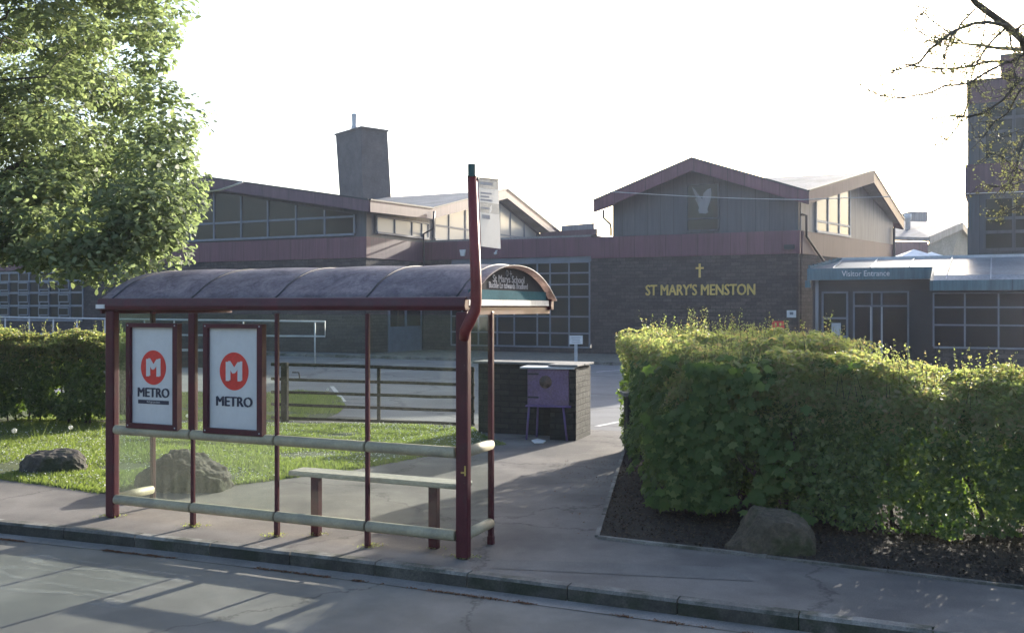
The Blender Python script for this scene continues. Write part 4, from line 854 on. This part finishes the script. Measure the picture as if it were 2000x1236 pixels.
# --- big leafy tree on the left
def crown_points(c, rx, ry, z0, z1, nclump, rng, cut=None):
    out = []
    while len(out) < nclump:
        a = rng.uniform(0, 2*math.pi); t = rng.uniform(0, 1); rr = rng.uniform(.25, 1)**.45
        prof = min(1, (.74+.5*t) if t < .4 else 1.0)*math.sqrt(max(0, 1-max(0, (t-.55)/.45)**2)) if t > .02 else .6
        k = 1+.13*math.sin(3*a+5*t)+.1*math.sin(7*a-9*t)
        p = np.array([c[0]+rx*prof*rr*k*math.cos(a), c[1]+ry*prof*rr*k*math.sin(a), z0+(z1-z0)*t])
        if cut is not None and not cut(p): continue
        out.append(p)
    return np.array(out)
def leafy_tree(name, label, base_, rx, ry, z0, z1, ncl, per, lsize, rng, leafm, clr=(.35, .75), cut=None, extra=None, trunk_r=.32, group=None):
    t_ = thing(name, label, 'tree', base_, 0, group); m = MB(); ends = []
    b_ = Vector(base_); H_ = z0+(z1-z0)*.35
    m.tube([b_+Vector((0, 0, -.1)), b_+Vector((.02, 0, .4)), b_+Vector((.05, .05, z0*.6)), b_+Vector((.1, 0, H_))], [trunk_r*1.35, trunk_r, trunk_r*.85, trunk_r*.6], 12)
    for k in range(9):
        a = k*2*math.pi/9+.3; limb(m, b_+Vector((0, 0, z0*1.15+k*(H_-z0*1.15)/9)), (math.cos(a)*1.1, math.sin(a)*1.1, .75), trunk_r*.36, rx*.5, rng, 2, ends)
    m.build('trunk', M['bark'], t_)
    C = crown_points(base_, rx, ry, z0, z1, ncl, rng, cut)
    if extra is not None: C = np.vstack([C, extra])
    cr = rng.uniform(clr[0], clr[1], size=len(C)); idx = np.repeat(np.arange(len(C)), per); n = len(idx)
    U = unit(n, rng); rad = cr[idx][:, None]*rng.uniform(.35, 1, size=(n, 1))**.6; P = C[idx]+U*rad*np.array([1.1, 1.1, .62])
    Nn = U*.7+np.array([0, 0, .9])+rng.normal(size=(n, 3))*.45
    V = leaves(P, Nn, rng.uniform(.7, 1.25, n)*lsize, OVAL if leafm != M['mapleleaf'] else LOBE, rng=rng)
    np_mesh('crown', V, 6 if leafm != M['mapleleaf'] else 12, leafm, t_); return t_
TX, TY = -8.6, 17.0
def edge_cut(p):                              # crown outline: bulges to the right above the shelter roof
    return p[2] > 3.0
ex = []
for px, py, Y in [(312, 470, 15.6), (288, 493, 15.4), (322, 430, 15.8), (215, 508, 15), (170, 503, 15.2), (250, 488, 15.3), (100, 488, 15.5), (347, 400, 15.8), (344, 350, 15.9), (332, 300, 16), (302, 250, 16), (306, 180, 16), (288, 120, 16), (290, 60, 16), (285, 0, 16), (60, 470, 15.6), (20, 480, 16), (140, 478, 15.4), (280, 460, 15.2), (215, 526, 15.0), (308, 445, 15.2), (317, 380, 15.5), (302, 320, 15.5), (288, 400, 15), (250, 440, 15), (30, 488, 15.2), (70, 503, 15.1), (130, 513, 15.0), (10, 440, 15.4), (60, 430, 15.2), (110, 455, 15), (160, 470, 15), (200, 480, 14.9), (20, 380, 15.4), (80, 380, 15), (190, 430, 15), (240, 380, 15), (327, 265, 16.4), (334, 232, 16.3)]:
    ex.append(tuple(PT(px, py, Y)))
rng = np.random.default_rng(5)
leafy_tree('broadleaf_tree', 'large leafy tree filling the upper left above the shelter', (TX-1.35, TY, .12), 3.85, 3.6, 3.35, 11.5, 430, 330, .115, rng, M['treeleaf'], cut=edge_cut, extra=np.array(ex))
# --- trees across the road, behind the viewer, mirrored in the school glass
src = None
for i, (x, y, s_) in enumerate(((-34, -3, 1.5), (-44, 2, 1.8), (-53, -4, 1.7), (-62, 3, 1.9), (-71, -2, 1.7), (-81, 4, 1.9), (-24, -14, 1.5), (-6, -20, 1.5), (14, -18, 1.6))):
    rr_ = np.random.default_rng(20+i)
    if src is None:
        src = leafy_tree('roadside_tree', 'tree across the road behind the viewer', (x, y, 0), 4.2, 4.2, 1.2, 9, 150, 80, .3, rr_, M['treeleaf'], (.6, 1.1), group='trees across the road')
    else:
        o = src.copy(); COL.objects.link(o); o.location = (x, y, 0); o.scale = (s_, s_, s_); o.rotation_euler = (0, 0, i*1.3)
        for c_ in list(src.children): k_ = c_.copy(); COL.objects.link(k_); k_.parent = o
# --- distant tree at far left
leafy_tree('distant_tree', 'hazy distant tree above the low wing at the far left', (-46, 84, .1), 6, 5, 2.5, 8.2, 60, 70, .5, np.random.default_rng(9), M['treeleaf'], (.8, 1.4))

# --- hedges
def hedge_obj(name, label, boxes, n_leaf, lsize, rng, top_frac, gapf, sprig_n, maple=None, stems=None, base_loc=None, fall=0):
    """boxes: list of (Frame, u0,u1,v0,v1,z0,z1); leaves fill a shell of each box, thinner low down; sprigs rise from the top"""
    t_ = thing(name, label, 'hedge', base_loc, 0)
    PP, NN, SS = [], [], []; PT_, NT_, ST_ = [], [], []
    areas = [((u1-u0)*2+(v1-v0)*2)*(z1-z0)+(u1-u0)*(v1-v0)*1.6 for f, u0, u1, v0, v1, z0, z1 in boxes]; tot = sum(areas)
    SM = MB()
    for (f, u0, u1, v0, v1, z0, z1), ar in zip(boxes, areas):
        TZ = (lambda a, b: z1-fall*(a-u0)-.3*np.clip(1-(b-v0)/.6, 0, 1)**1.6-.2*np.clip(1-(a-u0)/.4, 0, 1)**2) if fall else (lambda a, b: z1-.16*np.clip(1-(b-v0)/.6, 0, 1)**1.6-.22*np.clip(1-(a-u0)/.45, 0, 1)**2-.25*np.clip(1-(u1-a)/.8, 0, 1)**2)
        n = int(n_leaf*ar/tot); U = rng.uniform(u0, u1, n); Vv = rng.uniform(v0, v1, n); Z = rng.uniform(z0, z1, n)
        fc = rng.random(n); aT = (u1-u0)*(v1-v0)*1.6/ar; aF = (u1-u0)*(z1-z0)/ar; dep = np.abs(rng.normal(size=n))*.13
        top = fc < aT; fr = (fc >= aT) & (fc < aT+aF); bk = (fc >= aT+aF) & (fc < aT+2*aF); sd_ = ~(top | fr | bk)
        Vv[fr] = v0+dep[fr]; Vv[bk] = v1-dep[bk]
        zz_ = TZ(U, Vv); Z = z0+(Z-z0)*(zz_-z0)/(z1-z0); Z[top] = zz_[top]-dep[top]
        lr = rng.random(n) < .5; U[sd_ & lr] = u0+dep[sd_ & lr]; U[sd_ & ~lr] = u1-dep[sd_ & ~lr]
        wob = np.array([noise.noise(Vector((a*1.3, b*1.3, c*1.3))) for a, b, c in zip(U, Vv, Z)])
        wob2 = np.array([noise.noise(Vector((a*3.5+9, b*3.5, c*3.5))) for a, b, c in zip(U, Vv, Z)])
        cu_, cv_ = (u0+u1)/2, (v0+v1)/2
        U += (np.sign(U-cu_)*(np.abs(U-cu_) > (u1-u0)/2-.3))*(wob*.15+wob2*.08); Vv += np.sign(Vv-cv_)*(wob*.17+wob2*.1); Z[top] += wob[top]*.14+wob2[top]*.1
        hrel = (Z-z0)/(TZ(U, Vv)-z0); keep = (wob2+.35*wob+rng.normal(size=n)*.1) > (-.42+gapf*np.clip(1-hrel*1.55, 0, 1))
        keep |= top
        # bottom lifts unevenly
        keep &= Z > z0+.06+.22*np.abs(wob)
        P = np.array([[*(f.o+f.a*a+f.b*b), c] for a, b, c in zip(U[keep], Vv[keep], Z[keep])])
        Nw = np.zeros((len(P), 3)); 
        Nw[top[keep]] = (0, 0, 1); Nw[fr[keep]] = (-f.b.x, -f.b.y, .5); Nw[bk[keep]] = (f.b.x, f.b.y, .5)
        s_l, s_r = (sd_ & lr)[keep], (sd_ & ~lr)[keep]; Nw[s_l] = (-f.a.x, -f.a.y, .5); Nw[s_r] = (f.a.x, f.a.y, .5)
        Nw += rng.normal(size=Nw.shape)*.6
        isn = (hrel[keep] > .7) & (rng.random(len(P)) < (hrel[keep]-.66)*3.6)  # more pale leaves towards the top: new growth plus a painted sunlit band
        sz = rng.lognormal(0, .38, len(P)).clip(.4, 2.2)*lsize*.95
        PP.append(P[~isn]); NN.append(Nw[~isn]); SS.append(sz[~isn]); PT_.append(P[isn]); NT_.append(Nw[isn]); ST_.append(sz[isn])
        # sprigs
        ns = int(sprig_n*(u1-u0)*(v1-v0))
        for k in range(ns):
            a, b = rng.uniform(u0+.03, u1-.03), rng.uniform(v0+.03, v1-.03); h = rng.gamma(2.2, .055)+.04
            if h > .42: h = .42
            lean = rng.normal(size=2)*.16; zt_ = float(TZ(a, b)); nl = int(h/.018)+3; o_ = f.o+f.a*a+f.b*b
            tt = np.linspace(-.1, 1, nl); q = np.stack([o_.x+lean[0]*h*tt, o_.y+lean[1]*h*tt, zt_-.03+h*tt], 1)+rng.normal(size=(nl, 3))*.012
            PT_.append(q); NT_.append(rng.normal(size=(nl, 3))+np.array([0, 0, .4])); ST_.append(rng.uniform(.55, 1.0, nl)*lsize*(1.05-.4*np.clip(tt, 0, 1)))
            if h > .1: SM.tube([(q[0][0], q[0][1], zt_-.08), (q[-1][0], q[-1][1], q[-1][2])], [.004, .002], 3, False)
        # woody stems
        nst = int((u1-u0)/.26)
        for k in range(nst):
            a = u0+.12+(u1-u0-.24)*(k+rng.uniform(.2, .8))/nst; b = rng.uniform(v0+.25, max(v0+.3, v1-.25)) if v1-v0 > .6 else (v0+v1)/2
            o_ = f.o+f.a*a+f.b*b; x, y = o_.x, o_.y; pts = [Vector((x, y, .05))]; r0 = rng.uniform(.012, .03)
            for j in range(5): x += rng.normal()*.05; y += rng.normal()*.05; pts.append(Vector((x, y, .1+(z1-.6)*(j+1)/5)))
            SM.tube(pts, [r0*(1-.13*j) for j in range(6)], 6)
            for j in range(5):
                s0 = pts[rng.integers(1, 5)]; dv = Vector(rng.normal(size=3)); dv.z = abs(dv.z)*1.2+.3; dv.normalize(); SM.tube([s0, s0+dv*.22, s0+dv*.42+Vector((0, 0, .08))], [r0*.5, r0*.35, r0*.15], 4, False)
    SM.build('stems', M['bark'], t_, fixn=False)
    P, Nn, Sz = np.vstack(PP), np.vstack(NN), np.concatenate(SS)
    fo = np_mesh('foliage', leaves(P, Nn, Sz, OVAL, rng=rng), 6, M['hedgeleaf'], t_)
    P, Nn, Sz = np.vstack(PT_), np.vstack(NT_), np.concatenate(ST_)
    np_mesh('new_growth_sun_tint', leaves(P, Nn, Sz, OVAL, rng=rng), 6, M['newleaf'], t_)
    return t_
HA = math.atan2(8.84-10.57, 4.65-1.31)
HF = Frame((1.62, 10.54), HA)
rng = np.random.default_rng(11)
R1 = hedge_obj('clipped_hedge', 'long clipped hedge with sunlit shoots standing behind the mossy boulder on the right', [(HF, 0.0, 8.2, 0, 1.35, .12, 1.93)], 240000, .043, rng, .2, .3, 34, base_loc=(HF.p(3, .6).x, HF.p(3, .6).y, .12), fall=.062)
BF = Frame((1.7, 10.7), 0)
rng = np.random.default_rng(12)
R2 = hedge_obj('hedge_block', 'broad hedge end with large lobed leaves beside the path', [(BF, 0.05, 2.7,   .25, 4.9, .14, 2.0)], 90000, .05, rng, .2, .2, 26, base_loc=(2.6, 12.5, .12))
# lobed leaves climbing over the end of the hedge
def maple_patch(cnt, rng):
    P, N_ = [], []
    for i in range(cnt):
        k = rng.random()
        if k < .62: u = rng.uniform(-.05, 1.75)*rng.uniform(.4, 1); p = HF.p(u-.08, -.06-rng.random()*.16, rng.uniform(.28, 1.78)); nrm_ = (-HF.b.x, -HF.b.y, .7)
        elif k < .9: p = Vector((1.69-rng.random()*.16, 10.6+rng.uniform(0, 2.3), rng.uniform(.25, 1.75))); nrm_ = (-1, -.2, .7)
        else: p = HF.p(rng.uniform(-.1, 2.0), rng.uniform(0, .5), 1.66+rng.random()*.2); nrm_ = (-.1, -.5, 1)
        if noise.noise(Vector((p.x*2.2, p.y*2.2, p.z*2.2))) < -.05: continue
        P.append(p); N_.append(nrm_)
    P = np.array([tuple(p) for p in P]); N_ = np.array(N_)+rng.normal(size=(len(P), 3))*.32
    return P, N_
rng = np.random.default_rng(13); P, N_ = maple_patch(2300, rng)
np_mesh('lobed_leaves', leaves(P, N_, rng.uniform(.65, 1.3, len(P))*.12, LOBE, rng=rng), 12, M['mapleleaf'], R2)
LF = Frame((-12.4, 19.5), R(-10))
rng = np.random.default_rng(14)
hedge_obj('clipped_hedge', 'dark clipped hedge at the left behind the lawn, lit along its top', [(LF, 0, 5.3, -.2, .9, .16, 1.85)], 110000, .058, rng, .2, .12, 24, base_loc=(-9.8, 19.4, .12))
rng = np.random.default_rng(15)
# --- bare tree reaching in from the right
bt = thing('bare_tree', 'nearly bare tree whose budding branches reach in at the upper right', 'tree', (7.6, 12.2, .12))
def X(pts, y0, y1): return [PT(px, py, y0+(y1-y0)*i/(len(pts)-1)) for i, (px, py) in enumerate(pts)]
tm = MB(); tm.tube([Vector((7.6, 12.2, 0)), Vector((7.62, 12.2, .5)), Vector((7.5, 12.1, 2.5)), Vector((7.3, 11.9, 4.0))], [.34, .26, .22, .2], 12)
tm.tube([Vector((7.3, 11.9, 4.0)), Vector((7.2, 11.9, 6)), Vector((6.8, 12.1, 8)), Vector((6.9, 12.5, 10))], [.18, .14, .1, .05], 9)
tm.tube([Vector((7.35, 12, 3.2))]+X([(2190, 190), (2060, 140), (2003, 96), (1997, 78), (1965, 50), (1935, 28), (1908, 8), (1890, -12), (1850, -60), (1790, -120)], 10.8, 9.6), [.09, .075, .06, .045, .042, .04, .036, .033, .03, .024, .012], 8)
tm.build('trunk', M['bark'], bt)
twm = MB(); tips = []
main = [([(1965, 50), (1930, 44), (1905, 46), (1870, 58), (1840, 78), (1815, 98), (1796, 122), (1781, 128), (1758, 136), (1742, 138)], .02),
 ([(1968, 52), (1940, 78), (1925, 95), (1912, 118), (1900, 140), (1895, 165)], .014), ([(1985, 60), (1995, 50), (2020, 40)], .016),
 ([(2040, 70), (2003, 102), (1975, 122), (1945, 120), (1920, 122), (1900, 130), (1865, 134), (1840, 134), (1810, 133), (1770, 126)], .02),
 ([(2010, 150), (1990, 160), (1960, 195), (1920, 222), (1890, 228), (1850, 228), (1810, 234)], .015),
 ([(1965, 122), (1930, 140), (1910, 152), (1890, 164), (1845, 168), (1815, 182), (1770, 190), (1745, 191), (1722, 188), (1700, 178), (1690, 172)], .013),
 ([(1892, 164), (1892, 195), (1883, 225), (1868, 250), (1858, 264), (1840, 282), (1825, 300)], .012),
 ([(1905, 18), (1880, 42), (1868, 62), (1852, 78), (1840, 76), (1810, 72), (1790, 58), (1790, 40), (1805, 22), (1825, 5), (1828, -15)], .009),
 ([(1925, 30), (1922, 60), (1915, 90), (1900, 112), (1896, 150)], .008), ([(1898, 44), (1890, 70), (1876, 80), (1860, 78)], .008),
 ([(1862, 64), (1850, 95), (1845, 115), (1838, 134), (1840, 142)], .007), ([(1972, 60), (1975, 90), (1990, 115), (1980, 135), (1985, 155), (1965, 190)], .012),
 ([(2040, 110), (2010, 160), (1990, 180), (1968, 222), (1940, 240), (1920, 270)], .012), ([(2050, 180), (2015, 230), (1990, 300), (1985, 340), (1960, 380)], .013),
 ([(2060, 300), (2020, 345), (1980, 362), (1945, 365), (1925, 360)], .012), ([(2040, 400), (2010, 395), (1975, 410), (1950, 425)], .01), ([(2020, 340), (1985, 330), (1955, 305), (1930, 300)], .01)]
for k, (pl_, r0) in enumerate(main):
    ys = 10.2+.9*math.sin(k*2.3); pts = X(pl_, ys, ys-.5-.4*math.cos(k)); n = len(pts); twm.tube(pts, [max(.0035, r0*(1-.65*i/(n-1))) for i in range(n)], 6)
    for i in range(1, n):
        for _ in range(6):
            s0 = pts[i-1].lerp(pts[i], random.random()); dv = Vector((random.gauss(-.5, .6), random.gauss(0, .7), random.gauss(-.25, .6))).normalized(); ln = random.uniform(.1, .36)
            q = [s0]; 
            for j in range(4): dv = (dv+Vector((random.gauss(0, .25), random.gauss(0, .25), random.gauss(.05, .2)))).normalized(); q.append(q[-1]+dv*ln/4)
            twm.tube(q, [.004, .0035, .003, .0025, .002], 4, False); tips += q[1:]
            if random.random() < .6:
                d3 = (dv+Vector((random.gauss(0, .8), random.gauss(0, .8), random.gauss(0, .8)))).normalized(); e = q[2]+d3*ln*.5; twm.tube([q[2], e], [.002, .001], 3, False); tips.append(e)
for k in range(26):                           # upper boughs out of frame, they dapple the pavement
    a = random.uniform(-1.9, 1.9); s0 = Vector((7.3, 12, random.uniform(4, 9))); dv = Vector((math.cos(a)+.3, math.sin(a), .35)); ee = []
    limb(twm, s0, dv, .05, random.uniform(1.8, 3), rng, 2, ee, .1, .5, (3, 4), .6)
    tips += [e[0] for e in ee]
twm.build('branches', M['twig'], bt, fixn=False)
tips = np.array([tuple(t) for t in tips]); P = np.repeat(tips, 3, 0)+RNG.normal(size=(len(tips)*3, 3))*.018
np_mesh('buds', leaves(P, RNG.normal(size=P.shape), RNG.uniform(.012, .03, len(P))), 6, M['bud'], bt)

# --- grass, flowers, litter, weeds
def in_poly(x, y, poly):
    inside = np.zeros(len(x), bool); n = len(poly)
    for i in range(n):
        x0, y0, x1, y1 = poly[i][0], poly[i][1], poly[(i+1) % n][0], poly[(i+1) % n][1]
        c = ((y0 > y) != (y1 > y)) & (x < (x1-x0)*(y-y0)/(y1-y0+1e-12)+x0); inside ^= c
    return inside
def scatter(poly, n, box, rng):
    x = rng.uniform(box[0], box[1], n); y = rng.uniform(box[2], box[3], n); k = in_poly(x, y, poly); return x[k], y[k]
def blades(name, poly, n, box, h, z, rng, parent=None, matn='grass'):
    x, y = scatter(poly, n, box, rng); n = len(x); dens = np.array([noise.noise(Vector((a*.9, b*.9, 0))) for a, b in zip(x, y)])
    kk = dens+rng.normal(size=n)*.08 > -.3; x, y, dens = x[kk], y[kk], dens[kk]; n = len(x)
    P = np.stack([x, y, np.full(n, z)], 1); hh = h*rng.uniform(.5, 1.3, n)*(1+dens*.7)
    up = np.array([0, 0, 1.])+rng.normal(size=(n, 3))*np.array([.45, .45, .1]); up /= np.linalg.norm(up, axis=1, keepdims=True)
    sdv = np.cross(up, rng.normal(size=(n, 3))); sdv /= np.linalg.norm(sdv, axis=1, keepdims=True); wv = rng.uniform(.006, .011, n)[:, None]
    V = np.stack([P-sdv*wv, P+sdv*wv, P+up*hh[:, None]], 1).reshape(-1, 3)
    return tag(np_mesh(name, V, 3, M[matn]), kind='stuff')
rng = np.random.default_rng(31)
lawn_p = [(p[0], p[1]) for p in lawn_edge]
tag(blades('lawn_grass', lawn_p, 210000, (-10, .5, 11.8, 19.6), .05, .126, rng), 'short sunlit grass on the verge behind the shelter', 'grass')
tag(blades('inner_grass', [(p.x, p.y) for p in verge2], 60000, (-10, -3, 19, 27), .06, .127, rng), 'bright grass island beyond the gate', 'grass')
tag(blades('rear_grass', [(p[0], p[1]) for p in back_lawn], 50000, (4, 16, 8, 17.5), .09, .133, rng), 'sunlit grass glimpsed through the right hedge', 'grass')
x, y = scatter(lawn_p, 9000, (-10, -.5, 12, 19.5), rng); dn = np.array([noise.noise(Vector((a*.5+4, b*.8, 0))) for a, b in zip(x, y)]); k = (dn+rng.normal(size=len(x))*.12 > .03) | (rng.random(len(x)) < .12); x, y = x[k], y[k]
P = np.stack([x, y, .16+rng.uniform(0, .03, len(x))], 1); tag(np_mesh('daisies', leaves(P, np.array([0, -.3, 1.])+rng.normal(size=P.shape)*.3, rng.uniform(.02, .036, len(P))), 6, M['petal']), 'tiny white daisies scattered over the lawn', 'flowers', kind='stuff')
for gx, gy, sc_, lb in ((138, 843, .045, 'left of the shelter'), (28, 850, .05, 'near the left edge'), (366, 818, .04, 'seen between the two posters'), (640, 762, .04, 'beyond the gate')):
    g = G0(gx, gy+14); m = MB(); m.tube([g, g+Vector((0, 0, .2))], .003, 4)
    t_ = thing('dandelion_clock', 'round white seed head on the grass '+lb, 'flower', g); m.build('stem', M['grass'], t_)
    P = np.array(tuple(g+Vector((0, 0, .2))))+unit(160, rng)*sc_*.8; np_mesh('seed_head', leaves(P, P-P.mean(0), sc_*.35), 6, M['petal'], t_)
# tall grass stalks and yellow tufts along the lawn edge
def tufts(name, label, spots, h, per, spread, matn='grass'):
    P, Hh = [], []
    for q in spots:
        for _ in range(per): P.append((q[0]+rng.normal()*spread, q[1]+rng.normal()*spread, q[2])); Hh.append(h*rng.uniform(.4, 1.3))
    P = np.array(P); n = len(P); up = np.array([0, 0, 1.])+rng.normal(size=(n, 3))*.35; up /= np.linalg.norm(up, axis=1, keepdims=True)
    sdv = np.cross(up, rng.normal(size=(n, 3))); sdv /= np.linalg.norm(sdv, axis=1, keepdims=True)
    V = np.stack([P-sdv*.005, P+sdv*.005, P+up*np.array(Hh)[:, None]], 1).reshape(-1, 3); return tag(np_mesh(name, V, 3, M[matn]), label, 'grass', kind='stuff')
edge = []
for i in range(1, 11):
    a, b = Vector(lawn_edge[i]), Vector(lawn_edge[i+1])
    for k in range(int((b-a).length/.05)): q = a.lerp(b, k/((b-a).length/.05)); edge.append((q.x, q.y, .12))
tufts('edge_grass', 'ragged longer grass along the edge of the pavement', edge, .05, 12, .03)
tufts('stalk_grass', 'tall seeding grass stalks on the left lawn', [tuple(G0(x_, y_)) for x_, y_ in ((70, 860), (85, 858), (130, 862), (160, 850), (200, 852))], .28, 7, .04)
spots = [tuple(S.p(u+random.uniform(-.06, .06), random.uniform(-.03, .07), PZ)) for u in (U2, U3, U4, 0, SL) for _ in range(5)]+[tuple(G0(618, 1046)), tuple(G0(848, 1072)), tuple(G0(626, 1046))]
n_ = 700; sp_ = np.array(spots)[rng.integers(0, len(spots), n_)]+rng.normal(size=(n_, 3))*np.array([.06, .035, .0])+np.array([0, 0, .012])
tag(np_mesh('weeds', leaves(sp_+np.abs(rng.normal(size=(n_, 3)))*np.array([0, 0, .008]), np.array([0, 0, 1.])+rng.normal(size=(n_, 3))*.5, rng.uniform(.012, .028, n_)), 6, M['newleaf']), 'small weeds and moss round the feet of the shelter posts', 'weeds', kind='stuff')
# orange litter along the channel joint
n_ = 9000; u = rng.uniform(-9, 6, n_); dn = np.array([noise.noise(Vector((a*1.1, 3, 0)))+.6*noise.noise(Vector((a*5, 7, 0))) for a in u]); k = dn+rng.normal(size=n_)*.12 > .08
u = u[k]; P = np.array([tuple(S.p(a, kv(a)-.205+rng.normal()*.014, .009)) for a in u]); tag(np_mesh('gutter_litter', leaves(P, np.array([0, 0, 1.])+rng.normal(size=P.shape)*.5, rng.uniform(.01, .024, len(P))), 6, M['litter']), 'rust coloured blossom litter along the gutter joint', 'litter', kind='stuff')
x, y = scatter([(p[0], p[1]) for p in bed], 60000, (.7, 8, 6.5, 15.5), rng); P = np.stack([x, y, .132+rng.random(len(x))*.012], 1)
tag(np_mesh('bark_mulch', leaves(P, np.array([0, 0, 1.])+rng.normal(size=P.shape)*.5, rng.uniform(.012, .04, len(P))), 6, M['mulch']), 'brown bark chips and dead leaves in the soil bed', 'mulch', kind='stuff')
x, y = rng.normal(1.25, .35, 700), rng.uniform(9.7, 14.5, 700); P = np.stack([x, y, np.full(700, .126)], 1); tag(np_mesh('path_litter', leaves(P, np.array([0, 0, 1.])+rng.normal(size=P.shape)*.3, rng.uniform(.01, .025, 700)), 6, M['litter']), 'dead leaves on the path beside the hedge', 'litter', kind='stuff')
m = MB(); pts = [G0(x_, y_, .125) for x_, y_ in ((1038, 861), (1050, 858), (1066, 862), (1060, 866), (1044, 866))]; m.prism(pts, Vector((0, 0, .02)))
single(m, 'paper_scrap', M['white'], 'crumpled white paper on the ground under the cabinet', 'litter', loc=pts[0], bevel=.004)

# ================================================================ HAZE: low backlit morning air
m = MB(); S.box(m, -410, 410, -310, 510, -1.1, 19)
hz = m.build('haze', [], None)
hm = bpy.data.materials.new('haze_air'); hm.use_nodes = True; N, L = hm.node_tree.nodes, hm.node_tree.links; N.remove(N['Principled BSDF'])
pv = N.new('ShaderNodeVolumePrincipled'); pv.inputs['Color'].default_value = (.72, .78, 1, 1); pv.inputs['Density'].default_value = .0004; pv.inputs['Anisotropy'].default_value = .5
L.new(pv.outputs[0], N['Material Output'].inputs['Volume']); hz.data.materials.append(hm); tag(hz, 'thin bright haze in the backlit air', 'haze', kind='stuff')
